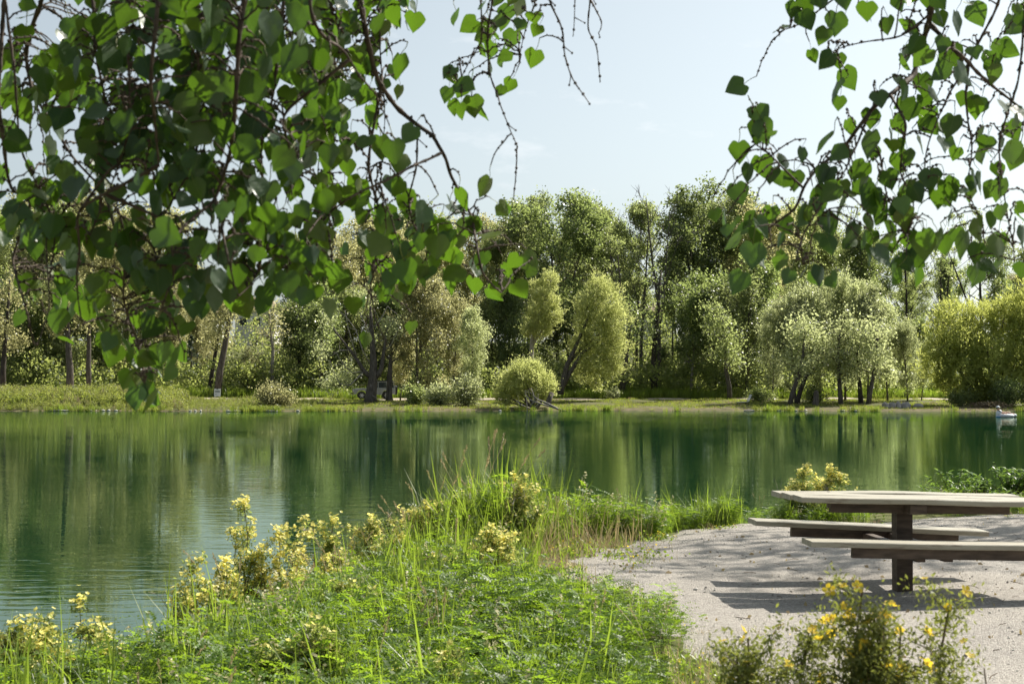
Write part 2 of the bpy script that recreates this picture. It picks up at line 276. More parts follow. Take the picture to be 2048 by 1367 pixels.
M['glass'] = plain('glass', (0.03, 0.04, 0.05), 0.08, 0, 0.8)
M['car_silver'] = plain('car_silver', (0.3, 0.315, 0.33), 0.3, 0.3)
M['black'] = plain('black', (0.02, 0.02, 0.022), 0.6)
M['rim'] = plain('rim', (0.6, 0.6, 0.62), 0.35, 0.6)
M['white'] = plain('white', (0.75, 0.76, 0.78), 0.5)
M['lamp_glass'] = plain('lamp_glass', (0.7, 0.66, 0.55), 0.15)
M['red'] = plain('red', (0.5, 0.04, 0.05), 0.5)
M['ink'] = plain('ink', (0.06, 0.06, 0.08), 0.7)
M['blue'] = plain('blue', (0.12, 0.32, 0.55), 0.4)
M['skin'] = plain('skin', (0.45, 0.27, 0.19), 0.55)
M['denim'] = plain('denim', (0.03, 0.035, 0.06), 0.8)

# ------------------------------------------------------------------ terrain
SHORE = np.array([(-60, -20), (-30, 0), (-8, 5), (-4.4, 7.4), (-3.55, 9.3), (-3.05, 11.2), (-2.6, 12.9), (-1.9, 15.2), (-0.6, 17.1), (1.2, 18.7), (3, 20.1), (6, 21.9), (10, 23.4), (20, 26), (60, 28), (420, 34)], float)
def seg_sd(x, y):                      # signed distance to the near shore, positive on land
    x, y = np.asarray(x, float), np.asarray(y, float); best = np.full(x.shape, 1e9); sgn = np.ones(x.shape)
    for (ax, ay), (bx, by) in zip(SHORE[:-1], SHORE[1:]):
        dx, dy = bx-ax, by-ay; t = np.clip(((x-ax)*dx + (y-ay)*dy)/(dx*dx+dy*dy), 0, 1)
        d = np.hypot(x-ax-t*dx, y-ay-t*dy); c = dx*(y-ay) - dy*(x-ax); u = d < best
        best = np.where(u, d, best); sgn = np.where(u, np.where(c < 0, 1, -1), sgn)
    return best*sgn
def sstep(a, b, x): t = np.clip((x-a)/(b-a), 0, 1); return t*t*(3-2*t)
def farshore(x): return 125 + 1.1*np.sin(x*0.11 + 0.6) + 0.6*np.sin(x*0.33) + 0.3*np.sin(x*0.9) + 0.28*np.sin(x*2.3 + 1) + 0.16*np.sin(x*5.1)
def height(x, y):
    x, y = np.asarray(x, float), np.asarray(y, float)
    s = seg_sd(x, y)
    near = np.where(s > 0, WATER - 0.03 + (-WATER + 0.03)*sstep(0, 2.3, s), WATER - 0.03 + np.maximum(s*0.35, -2.5))
    wob = 0.035*np.sin(x*1.7 + y*0.6) + 0.025*np.sin(y*2.3 - x*1.1)
    near = near + 0.4*wob*sstep(0.5, 2, s) + 0.16*np.exp(-((x + 0.3)/1.1)**2 - ((y - 13.7)/1.4)**2)*sstep(0.4, 1.6, s)
    t = y - farshore(x)
    left = sstep(-28, -36, x)
    far = WATER - 0.03 + 0.24*sstep(0, 1.6, t) + 0.46*sstep(0, 24, t) + 0.35*sstep(26, 36, t) + 6.6*sstep(40, 105, t) + 3*sstep(105, 200, t) + left*0.75*sstep(0.5, 9, t)*(1 - 0.6*sstep(12, 22, t)) + 0.1*np.sin(x*0.7)*np.sin(t*0.4)*sstep(1, 5, t)
    far = np.where(t > 0, far, WATER - 0.03 + np.maximum(t*0.3, -2.5))
    return np.where(y < 60, near, far)
def hz(x, y): return float(height(np.array([x]), np.array([y]))[0])
def axis(parts): return np.unique(np.round(np.concatenate([np.arange(a, b, c) for a, b, c in parts]), 4))
def grid_mesh(name, xs, ys, m, dz=0.0, soil=None):
    X, Y = np.meshgrid(xs, ys); Z = height(X, Y) + dz
    V = np.stack([X, Y, Z], -1).reshape(-1, 3); nx, ny = len(xs), len(ys)
    i = (np.arange(ny-1)[:, None]*nx + np.arange(nx-1)[None]).ravel(); F = np.stack([i, i+1, i+nx+1, i+nx], 1)
    me = bpy.data.meshes.new(name); me.vertices.add(len(V)); me.loops.add(F.size); me.polygons.add(len(F))
    me.vertices.foreach_set('co', V.astype(np.float32).ravel()); me.loops.foreach_set('vertex_index', F.astype(np.int32).ravel())
    me.polygons.foreach_set('loop_start', np.arange(0, F.size, 4, dtype=np.int32)); me.polygons.foreach_set('use_smooth', np.ones(len(F), bool))
    me.materials.append(m); me.update(calc_edges=True)
    if soil is not None:
        at = me.attributes.new('soil', 'FLOAT', 'POINT'); at.data.foreach_set('value', soil(X, Y).astype(np.float32).ravel())
    return me
def soil(X, Y):
    s = seg_sd(X, Y); t = Y - farshore(X)
    near = np.where(s > 0, 1 - sstep(0.3, 1.2, s), 1) + 0.8*np.exp(-((X-0.75)/0.7)**2 - ((Y-12.6)/2.0)**2)
    mid = 1 - sstep(2.0, 6.0, t) if True else 0
    far = np.where(X < -13, 1 - sstep(0.2, 1.0, t), 0.5*mid + 0.2*np.exp(-((t-12)/6)**2)) + 0*t
    return np.clip(np.where(Y < 60, near, far), 0, 1)
xs = axis([(-420, -90, 15), (-90, -10, 1.5), (-10, 12, 0.22), (12, 90, 1.5), (90, 421, 15)])
ys = axis([(-60, 0, 5), (0, 24, 0.22), (24, 118, 4), (118, 165, 0.6), (165, 260, 3), (260, 900, 40)])
tag(link('ground', grid_mesh('ground', xs, ys, M['ground'], 0, soil)), 'grassy lake bank with bare soil at the water line', kind='structure')
wm = MB().add([(-420, -60, WATER), (420, -60, WATER), (420, 175, WATER), (-420, 175, WATER)], [(0, 1, 2, 3)])
tag(wm.build('lake', M['water']), 'calm dark green lake water', kind='structure')
GP = np.array([(1.9, 16.3), (1.15, 14.8), (0.55, 13.2), (0.42, 12.0), (0.6, 11.0), (0.9, 10.1), (1.15, 9.2), (1.2, 8.2), (0.9, 6.5), (0.6, 4), (0.4, 0), (0.2, -5), (30, -5), (30, 22), (12, 20.0), (8, 18.7), (5, 17.7), (3.5, 17.1), (2.6, 16.9)])
def poly_sd(x, y, poly):
    x, y = np.asarray(x, float), np.asarray(y, float); best = np.full(x.shape, 1e9); ins = np.zeros(x.shape, bool)
    for (ax, ay), (bx, by) in zip(poly, np.roll(poly, -1, 0)):
        dx, dy = bx-ax, by-ay; t = np.clip(((x-ax)*dx + (y-ay)*dy)/(dx*dx+dy*dy), 0, 1)
        best = np.minimum(best, np.hypot(x-ax-t*dx, y-ay-t*dy))
        ins ^= ((ay > y) != (by > y)) & (x < dx*(y-ay)/(dy if dy else 1e-9) + ax)
    return np.where(ins, best, -best)
def sheet(name, poly, xs, ys, m, rise=0.02):
    me = grid_mesh(name, xs, ys, m); V = np.zeros(len(me.vertices)*3, np.float32); me.vertices.foreach_get('co', V); V = V.reshape(-1, 3)
    d = poly_sd(V[:, 0], V[:, 1], poly) + 0.09*np.sin(V[:, 0]*5 + V[:, 1]*3) + 0.07*np.sin(V[:, 1]*7 - V[:, 0]*4)
    V[:, 2] += np.where(d > -0.25, rise*np.clip(d/0.25, -1.5, 1), -0.25) + 0.006*np.sin(V[:, 0]*9)*np.sin(V[:, 1]*8)*(d > 0)
    me.vertices.foreach_set('co', V.ravel())
    bm = bmesh.new(); bm.from_mesh(me); bmesh.ops.delete(bm, geom=[f for f in bm.faces if max(abs(v.co.z - 0) for v in f.verts) < -1], context='FACES')
    bm.verts.ensure_lookup_table(); kill = [v for v, k in zip(bm.verts, d) if k < -0.4]; bmesh.ops.delete(bm, geom=kill, context='VERTS'); bm.to_mesh(me); bm.free(); return me
gx = axis([(0, 9, 0.11), (9, 22, 0.8)]); gy = axis([(-5, 5, 0.8), (5, 20.5, 0.11)])
tag(link('gravel_path', sheet('gravel_path', GP, gx, gy, M['gravel'])), 'pale grey gravel clearing round the picnic table', kind='structure')
fx = axis([(-75, 80, 1.0)]); fy = axis([(140, 160, 0.5)])
def path_mesh():
    V, F = [], []
    for i, x in enumerate(np.arange(-80, 80.1, 1.0)):
        c = float(farshore(np.array(0.0))) + 23.5 + 0.8*math.sin(x*0.07)
        for k in (-2.4, -0.8, 0.8, 2.4):
            yy = c + k + 0.2*math.sin(x*1.3 + k); V.append((x, yy, hz(x, yy) + 0.03))
    for i in range(160):
        for k in range(3): a = i*4+k; F.append((a, a+4, a+5, a+1))
    return MB().add(V, F).mesh('path', M['path'], True)
tag(link('path', path_mesh()), 'pale dirt track running along the far shore', kind='structure')
PATH_Y = lambda x: float(farshore(np.array(0.0))) + 23.5 + 0.8*math.sin(x*0.07)

# ------------------------------------------------------------------ geometry-node scatter for what nobody could count
def scatter(name, pts, yaw, tilt, scale, idx, templates, label):
    me = bpy.data.meshes.new(name); me.vertices.add(len(pts)); me.vertices.foreach_set('co', np.asarray(pts, np.float32).ravel())
    rot = np.stack([R.normal(0, 1, len(pts))*tilt, R.normal(0, 1, len(pts))*tilt, yaw], 1)
    a = me.attributes.new('rot', 'FLOAT_VECTOR', 'POINT'); a.data.foreach_set('vector', rot.astype(np.float32).ravel())
    a = me.attributes.new('scl', 'FLOAT', 'POINT'); a.data.foreach_set('value', np.asarray(scale, np.float32))
    a = me.attributes.new('idx', 'INT', 'POINT'); a.data.foreach_set('value', np.asarray(idx, np.int32))
    me.update()
    col = bpy.data.collections.new(name + '_sources')
    for i, t in enumerate(templates): col.objects.link(bpy.data.objects.new('%02d_%s' % (i, name), t))
    o = link(name, me); tag(o, label, kind='stuff')
    g = bpy.data.node_groups.new(name, 'GeometryNodeTree')
    g.interface.new_socket('Geometry', in_out='INPUT', socket_type='NodeSocketGeometry'); g.interface.new_socket('Geometry', in_out='OUTPUT', socket_type='NodeSocketGeometry')
    n, l = g.nodes, g.links
    gi, go = n.new('NodeGroupInput'), n.new('NodeGroupOutput'); ci = n.new('GeometryNodeCollectionInfo'); ci.inputs['Collection'].default_value = col
    ci.inputs['Separate Children'].default_value = True; ci.inputs['Reset Children'].default_value = True
    ip = n.new('GeometryNodeInstanceOnPoints'); ip.inputs['Pick Instance'].default_value = True
    def attr(nm, ty):
        k = n.new('GeometryNodeInputNamedAttribute'); k.data_type = ty; k.inputs['Name'].default_value = nm; return k.outputs['Attribute']
    er = n.new('FunctionNodeEulerToRotation'); l.new(attr('rot', 'FLOAT_VECTOR'), er.inputs[0])
    mp = n.new('GeometryNodeMeshToPoints'); l.new(gi.outputs[0], mp.inputs['Mesh'])
    l.new(mp.outputs[0], ip.inputs['Points']); l.new(ci.outputs[0], ip.inputs['Instance']); l.new(er.outputs[0], ip.inputs['Rotation'])
    l.new(attr('scl', 'FLOAT'), ip.inputs['Scale']); l.new(attr('idx', 'INT'), ip.inputs['Instance Index']); l.new(ip.outputs[0], go.inputs[0])
    md = o.modifiers.new('scatter', 'NODES'); md.node_group = g
    return o

# ------------------------------------------------------------------ trees of the far wood
def bend(p0, d, L, n, rng, up=0.25, wob=0.12):
    pts = [np.array(p0, float)]; d = np.array(d, float)
    for i in range(n):
        d = norm(d + np.array([0, 0, up/n]) + rng.normal(0, wob, 3)/math.sqrt(n)); pts.append(pts[-1] + d*L/n)
    return np.array(pts)
def gen_poplar(seed, H, R0, cb=0.3, nleaf=9000, lean=(0, 0), leaf=0.15, trunk_r=None, nlimb=30, top=0.25, bare=0.0, fork=False, spread=0.42):
    rng = np.random.default_rng(seed); W = MB(); r0 = trunk_r or 0.06 + H*0.0095
    tp = bend((0, 0, -0.3), (lean[0], lean[1], 1), H*1.0, 9, rng, 0.25, 0.09); tr = r0*np.linspace(1, 0.12, 10)**0.9; tr[0] *= 1.35
    W.tube(tp, tr, 8)
    trunks = [(tp, tr, 0.0)]
    if fork:
        k = 3; q = bend(tp[k], (rng.uniform(-.5, .5), rng.uniform(-.4, .4), 1), H*0.62, 6, rng, 0.5, 0.08); W.tube(q, tr[k]*0.75*np.linspace(1, 0.15, 7), 6); trunks.append((q, tr[k]*0.75*np.linspace(1, 0.15, 7), 0.33))
    C, Cr = [], []
    for li in range(nlimb):
        tpk, trk, base = trunks[li % len(trunks)] if fork else trunks[0]
        t = max(cb, base + 0.05) + (1 - max(cb, base + 0.05))*((li + rng.uniform(0, 1))/nlimb)*0.97
        f = (t - base)/(1 - base)*(len(tpk) - 1); i = min(int(f), len(tpk) - 2); p0 = tpk[i] + (tpk[i+1] - tpk[i])*(f - i)
        az = li*2.399 + rng.uniform(-.5, .5); s = (t - cb)/(1 - cb)
        prof = (0.55 + 0.45*math.sin(min(1, s*1.8)*math.pi/2))*(1 - (1 - top)*max(0, (s - 0.35)/0.65)**1.6)
        L = R0*prof*rng.uniform(0.72, 1.2); el = rng.uniform(0.45, 0.95) + 0.25*s
        d = (math.cos(az)*math.cos(el), math.sin(az)*math.cos(el), math.sin(el))
        q = bend(p0, d, L*1.25, 5, rng, 0.15, 0.16); W.tube(q, max(0.025, trk[i]*0.42)*np.linspace(1, 0.22, 6), 5, cap=False)
        for sb in range(6):
            u = rng.uniform(0.3, 1.0); j = min(int(u*5), 4); b0 = q[j] + (q[j+1]-q[j])*(u*5-j)
            dd = norm(norm(q[j+1]-q[j])*0.7 + rng.normal(0, 0.6, 3) + np.array([0, 0, 0.2])); b = bend(b0, dd, L*rng.uniform(0.2, 0.45), 3, rng, 0.1, 0.2)
            W.tube(b, np.linspace(0.028, 0.01, 4), 3, cap=False)
            if rng.uniform() > bare:
                C += [b[-1], b[2]]; Cr += [rng.uniform(0.5, 1.15)*spread*1.25, rng.uniform(0.4, 0.9)*spread]
    if bare < 1:
        C, Cr = np.array(C), np.array(Cr); w = Cr**2.2; k = rng.choice(len(C), nleaf, p=w/w.sum())
        off = rng.normal(0, 1, (nleaf, 3)); off = norm(off)*np.abs(rng.normal(0.75, 0.35, (nleaf, 1)))*Cr[k][:, None]*1.15; off[:, 2] *= 0.8
        return W, leafquads(C[k] + off, leaf*0.62, leaf*0.5, rng)
    return W, None
def where(px):
    for lim, w in ((60, 'the outer end of the weedy bank'), (160, 'the thick pale barked poplar'), (250, 'the low dark shed'), (345, 'the middle of the weedy bank'), (410, 'the dark spruce'), (480, 'the notice board'), (560, 'the white house'), (625, 'the pale round bush'), (700, 'the track in front of the car'), (790, 'the parked car'), (870, 'the red marker'), (960, 'the bushes over the water'), (1045, 'the round willow'), (1110, 'the slim willow'), (1160, 'the leaning willow foot'), (1235, 'the leaning willow crown'), (1300, 'the half bare trees'), (1365, 'the dead grey tree'), (1440, 'the open grass of the track'), (1510, 'the lounge chair'), (1570, 'the leaning trunks by the stump'), (1650, 'the tree stump'), (1730, 'the silver poplar clump'), (1800, 'the boulder row'), (1870, 'the lone pale boulder'), (1930, 'the dry brush pile'), (2000, 'the large willow')):
        if px < lim: return w
    return 'the shore beyond the large willow'
SHAPE = ['full crowned', 'broad forked', 'slim', 'low branched', 'wide forked', 'high crowned', 'bushy']
def put(name, x, y, meshes, label, cat, group=None, rotz=0.0, s=1.0, dz=0.0):
    root = empty(name, (x, y, hz(x, y) + dz), label, cat, group); root.rotation_euler.z = rotz; root.scale = (s, s, s) if not isinstance(s, tuple) else s
    for nm, me in meshes: link(nm, me, root)
    return root
def tree_meshes(W, Q, bark, leafm, nm='poplar'):
    out = [('trunk', W.mesh(nm + '_trunk', bark, True))]
    if Q is not None: out.append(('crown', quads(nm + '_crown', Q, leafm)))
    return out
def xat(px, d): return (px - CX)/FPX*d
def ztop(py, d): return EYE + (HORIZON - py)/FPX*d
LIB = []
for k in range(7):                     # shared shapes, 20 m tall
    W, Q = gen_poplar(100 + k, 20.0, [4.6, 5.4, 4.2, 5.0, 5.6, 4.4, 5.2][k], [0.3, 0.24, 0.36, 0.2, 0.3, 0.42, 0.26][k], [16500, 19000, 14000, 18000, 19000, 12500, 17000][k], leaf=0.215, fork=k in (1, 4), top=[0.25, 0.4, 0.2, 0.35, 0.45, 0.3, 0.25][k], nlimb=[30, 34, 26, 32, 34, 24, 30][k], spread=0.85)
    LIB.append((W, Q))
LIBM = {}
def lib(k, mt, bk='bark'):
    if (k, mt, bk) not in LIBM: LIBM[(k, mt, bk)] = tree_meshes(LIB[k][0], LIB[k][1], M[bk], M[mt])
    return LIBM[(k, mt, bk)]
# px, depth, top py, shape, material, width factor
POP = [(-40, 168, 400, 0, 'crown_poplar', 1), (25, 176, 388, 3, 'crown_olive', 1.05), (92, 166, 398, 1, 'crown_poplar', 0.9), (150, 182, 392, 5, 'crown_olive', 1), (205, 172, 388, 4, 'crown_olive', 1),
       (268, 184, 415, 0, 'crown_poplar', 1), (318, 170, 410, 6, 'crown_olive', 1.0), (368, 186, 520, 2, 'crown_poplar', 1), (414, 178, 612, 3, 'crown_olive', 0.7), (578, 172, 452, 2, 'crown_poplar', 0.45),
       (640, 190, 500, 5, 'crown_poplar', 0.8), (668, 174, 462, 1, 'crown_olive', 0.85), (722, 182, 432, 4, 'crown_olive', 0.9), (782, 172, 440, 3, 'crown_olive', 0.85), (842, 184, 408, 6, 'crown_poplar', 0.9),
       (896, 174, 455, 0, 'crown_olive', 0.9), (955, 182, 432, 1, 'crown_olive', 0.8), (1000, 176, 470, 5, 'crown_poplar', 0.8),
       (1060, 178, 398, 4, 'crown_poplar', 0.85), (1120, 170, 384, 1, 'crown_dark', 1.0), (1180, 180, 390, 6, 'crown_poplar', 0.9), (1222, 188, 430, 3, 'crown_dark', 0.8),
       (1272, 182, 398, 5, 'crown_poplar', 0.75), (1345, 190, 450, 2, 'crown_poplar', 0.7),
       (1402, 172, 376, 4, 'crown_dark', 0.95), (1462, 178, 380, 1, 'crown_poplar', 0.9), (1520, 172, 400, 6, 'crown_olive', 0.95), (1582, 182, 398, 3, 'crown_poplar', 0.9), (1640, 186, 420, 0, 'crown_poplar', 0.8),
       (1700, 178, 440, 2, 'crown_dark', 0.9), (1752, 190, 470, 5, 'crown_dark', 0.8), (1818, 192, 500, 5, 'crown_poplar', 0.75), (1880, 196, 520, 2, 'crown_dark', 0.7), (1990, 186, 470, 5, 'crown_dark', 0.8), *[(60 + 97*i + (i*37) % 50, 205 + (i*13) % 25, 500 + (i*29) % 60, i % 7, ('crown_poplar', 'crown_dark', 'crown_olive')[i % 3], 1.1) for i in range(21) if i not in (3, 4, 5)], (2080, 180, 430, 0, 'crown_poplar', 1), (55, 194, 430, 6, 'crown_olive', 1.1), (235, 196, 430, 6, 'crown_olive', 1.1), (612, 194, 510, 3, 'crown_olive', 0.8), (760, 196, 455, 0, 'crown_olive', 1.1), (872, 194, 440, 4, 'crown_poplar', 1.1), (1030, 196, 430, 6, 'crown_olive', 1.1), (1150, 196, 410, 0, 'crown_olive', 1.1), (1435, 196, 405, 6, 'crown_poplar', 1.1), (1550, 194, 425, 4, 'crown_olive', 1.1), (1610, 196, 430, 1, 'crown_poplar', 1.1), (1670, 198, 470, 6, 'crown_poplar', 1.0)]
for i, (px, d, py, k, mt, wf) in enumerate(POP):
    x = xat(px, d); s = (ztop(py, d) - hz(x, d))/22.0
    put('poplar_tree', x, d, lib(k, mt, 'bark_dark' if mt == 'crown_dark' else 'bark'), 'tall %s %s poplar %s %s' % (SHAPE[k], {'crown_poplar': 'green', 'crown_olive': 'olive', 'crown_dark': 'dark'}[mt], 'in the rear rank beyond' if d > 200 else 'in the wood behind', where(px)), 'tree', 'tall poplars of the far wood', i*1.9, (s*wf, s*wf, s))
# middle and front poplars, lower and fuller
FLIB = []
for k in range(4):
    W, Q = gen_poplar(200 + k, 12.0, [3.5, 3.9, 3.2, 3.6][k], [0.16, 0.1, 0.22, 0.08][k], [13000, 15000, 12000, 13500][k], leaf=0.185, fork=k in (1, 3), top=0.45, nlimb=34, spread=0.75, lean=[(0.06, 0), (-0.05, 0), (0.1, 0), (-0.1, 0)][k])
    FLIB.append((W, Q))
FM = {}
def flib(k, mt, bk='bark'):
    if (k, mt, bk) not in FM: FM[(k, mt, bk)] = tree_meshes(FLIB[k][0], FLIB[k][1], M[bk], M[mt], 'young_poplar')
    return FM[(k, mt, bk)]
MID = [(-10, 158, 560, 0, 'crown_dark', 1), (60, 162, 590, 1, 'crown_dark', 1), (130, 160, 560, 2, 'crown_poplar', 1), (200, 164, 600, 3, 'crown_dark', 1), (275, 166, 610, 0, 'crown_poplar', 0.8), (330, 164, 590, 2, 'crown_olive', 0.8),
       (395, 170, 625, 1, 'crown_olive', 0.7), (600, 164, 600, 1, 'crown_dark', 0.9), (650, 160, 610, 0, 'crown_dark', 1), (700, 166, 570, 3, 'crown_poplar', 1), (770, 164, 560, 2, 'crown_dark', 1), (985, 166, 580, 0, 'crown_poplar', 0.9),
       (1030, 162, 560, 2, 'crown_dark', 0.8), (1135, 168, 600, 1, 'crown_dark', 1), (1210, 170, 640, 3, 'crown_dark', 0.9), (1380, 162, 600, 0, 'crown_dark', 0.9), (1430, 158, 550, 1, 'crown_dark', 1.05), (1490, 154, 560, 3, 'crown_poplar', 1.1), (1530, 160, 520, 2, 'crown_dark', 1),
       (1600, 164, 560, 0, 'crown_poplar', 1), (1760, 170, 600, 1, 'crown_dark', 0.8), (1850, 168, 640, 2, 'crown_dark', 0.8), (1330, 168, 690, 2, 'crown_dark', 1)]
for i, (px, d, py, k, mt, wf) in enumerate(MID):
    x = xat(px, d); s = (ztop(py, d) - hz(x, d))/13.1
    put('poplar_tree', x, d, flib(k, mt, 'bark_dark'), 'mid height %s %s poplar behind %s' % (['leafy', 'dense', 'upright', 'low branched'][k], {'crown_poplar': 'green', 'crown_olive': 'olive', 'crown_dark': 'dark'}[mt], where(px)), 'tree', 'mid height poplars behind the track', i*1.3, (s*wf, s*wf, s))
FRONT = [(835, 142, 545, 1, 'crown_olive', 0.85), (905, 144, 590, 3, 'crown_olive', 0.8), (945, 140, 620, 0, 'crown_silver', 0.75), (800, 146, 640, 2, 'crown_olive', 0.7)]
for i, (px, d, py, k, mt, wf) in enumerate(FRONT):
    x = xat(px, d); s = (ztop(py, d) - hz(x, d))/13.1
    put('poplar_tree', x, d, flib(k, mt), ['full pale olive poplar with low branches near the parked car', 'pale olive poplar between the parked car and the round willow', 'silvery poplar next to the round willow', 'short olive poplar just beside the parked car'][i], 'tree', 'poplars on the near side of the track', i*2.1 + 0.4, (s*wf, s*wf, s))
SIL = [(1545, 141, 620, 0), (1590, 139, 590, 1), (1640, 140, 565, 3), (1690, 142, 552, 1), (1735, 139, 575, 2), (1775, 142, 610, 0), (1815, 140, 640, 3), (1842, 143, 680, 2)]
for i, (px, d, py, k) in enumerate(SIL):
    x = xat(px, d); s = (ztop(py, d) - hz(x, d))/13.1
    put('silver_poplar', x, d, flib(k, 'crown_silver'), '%s silvery poplar in the pale clump %s' % (['short', 'forked', 'low branched', 'tallest forked', 'slender', 'straight', 'leaning', 'smallest slender'][i], ['at its chair end', 'beside the stump', 'just past the stump', 'in its middle', 'above the upright trunks', 'above the leaning trunk', 'over the boulder row', 'beside the track opening'][i]), 'tree', 'silver poplars in the clump by the boulders', i*1.7 + 0.9, (s*0.74, s*0.74, s))
# bare and half bare trees
def bare_tree(px, d, py, seed, R0, label, bare, nleaf=1500, cb=0.35, bark='bark', lean=(0, 0), rot=0, leafm='crown_poplar'):
    x = xat(px, d); H = ztop(py, d) - hz(x, d)
    W, Q = gen_poplar(seed, H, R0, cb, nleaf, lean, 0.18, nlimb=24, top=0.4, bare=bare, fork=True)
    put('bare_tree', x, d, tree_meshes(W, Q, M[bark], M[leafm], 'bare_tree'), label, 'tree', None, rot)
bare_tree(1318, 166, 388, 301, 4.2, 'tall dead grey tree with bare twigs rising between the dark poplars', 1.0, cb=0.5)
bare_tree(1282, 170, 440, 302, 3.6, 'tall half bare tree next to the dead grey tree', 0.7, 1800)
bare_tree(1255, 168, 470, 306, 3.0, 'slim half bare tree beside the leaning yellow willow', 0.75, 1300)
bare_tree(1965, 176, 420, 303, 5.0, 'broad dead tree with bare spreading limbs behind the large willow', 0.85, 1200, 0.4, 'bark_dark')
bare_tree(1815, 178, 480, 304, 4.0, 'half bare dark tree in the gap beside the large willow', 0.7, 1600, 0.35, 'bark_dark')
bare_tree(1870, 180, 505, 305, 4.2, 'leaning half bare tree with forked dark limbs in the gap', 0.72, 1500, 0.3, 'bark_dark', (0.12, 0))
bare_tree(1685, 184, 408, 307, 3.2, 'thin topped bare tree behind the silver poplars', 0.8, 700, 0.5)
# big trunk by the car with dead limbs
def veteran():
    d = 139.0; root = empty('old_tree', (xat(742, d), d, hz(xat(742, d), d)), 'old grey tree with dead drooping limbs in front of the parked car', 'tree'); o = np.array(root.location)
    L = lambda px, py, dd=d: np.array(P(px, py, dd)) - o
    W = MB(); W.tube([L(741, 806), L(741, 795), L(743, 780), L(746, 755), L(747, 725), L(745, 690), L(742, 640), (L(740, 590))], [0.75, 0.58, 0.5, 0.42, 0.34, 0.26, 0.17, 0.06], 9)
    W.tube([L(747, 757), L(757, 748), L(763, 735), L(768, 700), L(776, 650)], [0.3, 0.26, 0.22, 0.15, 0.05], 7)
    W.tube([L(743, 755), L(728, 742), L(716, 722), L(700, 700), L(678, 672), L(655, 640)], [0.26, 0.22, 0.18, 0.14, 0.09, 0.03], 6)
    W.build('trunk', M['bark'], root, True)
    D = MB(); rng = np.random.default_rng(8)
    for pts in ([(728, 742), (705, 745), (690, 733), (672, 705)], [(716, 722), (706, 690), (696, 655), (690, 620)], [(742, 730), (725, 700), (712, 660), (690, 630), (660, 610)], [(728, 742), (700, 770), (680, 768), (668, 745), (660, 720)], [(745, 700), (736, 660), (722, 630), (708, 610)], [(746, 745), (742, 770), (744, 790), (757, 797)], [(700, 700), (680, 700), (662, 712), (645, 708)], [(742, 660), (760, 640), (775, 612)], [(768, 700), (782, 690), (790, 670)]):
        p = [L(a, b, d - 0.8 + rng.uniform(-1, 1)*0.5) for a, b in pts]; p[0] = L(pts[0][0], pts[0][1]); D.tube(p, np.linspace(0.07, 0.02, len(p)), 5)
        for k in range(3):
            j = rng.integers(1, len(p)); e = bend(p[j], rng.normal(0, 1, 3), rng.uniform(0.6, 1.6), 3, rng, -0.2, 0.3); D.tube(e, np.linspace(0.03, 0.01, 4), 3)
    D.build('dead_limb', M['bark_pale'], root, True)
    C = np.array([L(px, py, d + rng.uniform(-1.5, 1.5)) for px, py in ((690, 760), (668, 755), (700, 740), (655, 640), (740, 590), (776, 650), (720, 600), (790, 660), (640, 700), (655, 770))]); k = rng.integers(0, len(C), 2600)
    link('crown', quads('crown', leafquads(C[k] + rng.normal(0, 0.55, (2600, 3)), 0.1, 0.08, rng), M['crown_silver']), root)
veteran()
d = 141.0; x = xat(779, d)
W, Q = gen_poplar(311, 7.5, 1.6, 0.5, 1500, (-0.04, 0), 0.16, 0.36, nlimb=14)
put('poplar_tree', x, d, tree_meshes(W, Q, M['bark'], M['crown_olive'], 'short_poplar'), 'thick grey trunk standing right behind the old grey tree', 'tree')
# two leaning trunks by the notice board and trunks on the weedy bank
def lean_tree(pts, d, r, seed, label, mt='crown_olive', nleaf=2600, spread=0.8, bark='bark', clump=((0, 0),)):
    root = empty('poplar_tree', (xat(pts[0][0], d), d, hz(xat(pts[0][0], d), d)), label, 'tree'); o = np.array(root.location); rng = np.random.default_rng(seed)
    p = [np.array(P(a, b, d)) - o for a, b in pts]; p[0][2] = -0.3; W = MB(); W.tube(p, r*np.linspace(1, 0.3, len(p)), 8); C = []
    for k in range(16):
        u = rng.uniform(0.45, 1)*(len(p)-1); j = min(int(u), len(p)-2); b0 = p[j] + (p[j+1]-p[j])*(u-j); e = bend(b0, (rng.normal(), rng.normal(), 0.6), rng.uniform(1.2, 2.6), 4, rng, 0.2, 0.25)
        W.tube(e, np.linspace(0.06, 0.015, 5), 4); C += [e[-1], e[-2], e[2]]
    W.build('trunk', M[bark], root, True); C = np.array(C); k = rng.integers(0, len(C), nleaf)
    link('crown', quads('crown', leafquads(C[k] + rng.normal(0, spread*0.6, (nleaf, 3)), 0.11, 0.09, rng), M[mt]), root)
lean_tree([(434, 784), (440, 740), (450, 690), (458, 640), (460, 610), (466, 575)], 152, 0.42, 1, 'leaning grey poplar trunk rising directly behind the white notice board')
lean_tree([(418, 782), (424, 745), (432, 700), (440, 650), (446, 600)], 156, 0.28, 2, 'thin dark trunk standing beside the leaning grey poplar', bark='bark_dark')
lean_tree([(140, 776), (140, 740), (137, 700), (134, 640), (130, 580), (128, 520)], 150, 0.42, 3, 'thick pale barked poplar standing on the weedy bank', nleaf=3200)
lean_tree([(178, 774), (177, 730), (178, 690), (178, 640), (181, 580), (184, 500)], 152, 0.3, 4, 'straight slim poplar standing on the weedy bank', nleaf=2800)
lean_tree([(6, 786), (6, 740), (9, 700), (14, 640), (20, 560)], 150, 0.34, 5, 'poplar trunk at the outer end of the weedy bank', bark='bark_dark', nleaf=2600)
lean_tree([(545, 780), (544, 740), (546, 700), (541, 660), (538, 610)], 158, 0.26, 6, 'pale dead looking trunk in front of the white house', bark='bark_pale', nleaf=900)
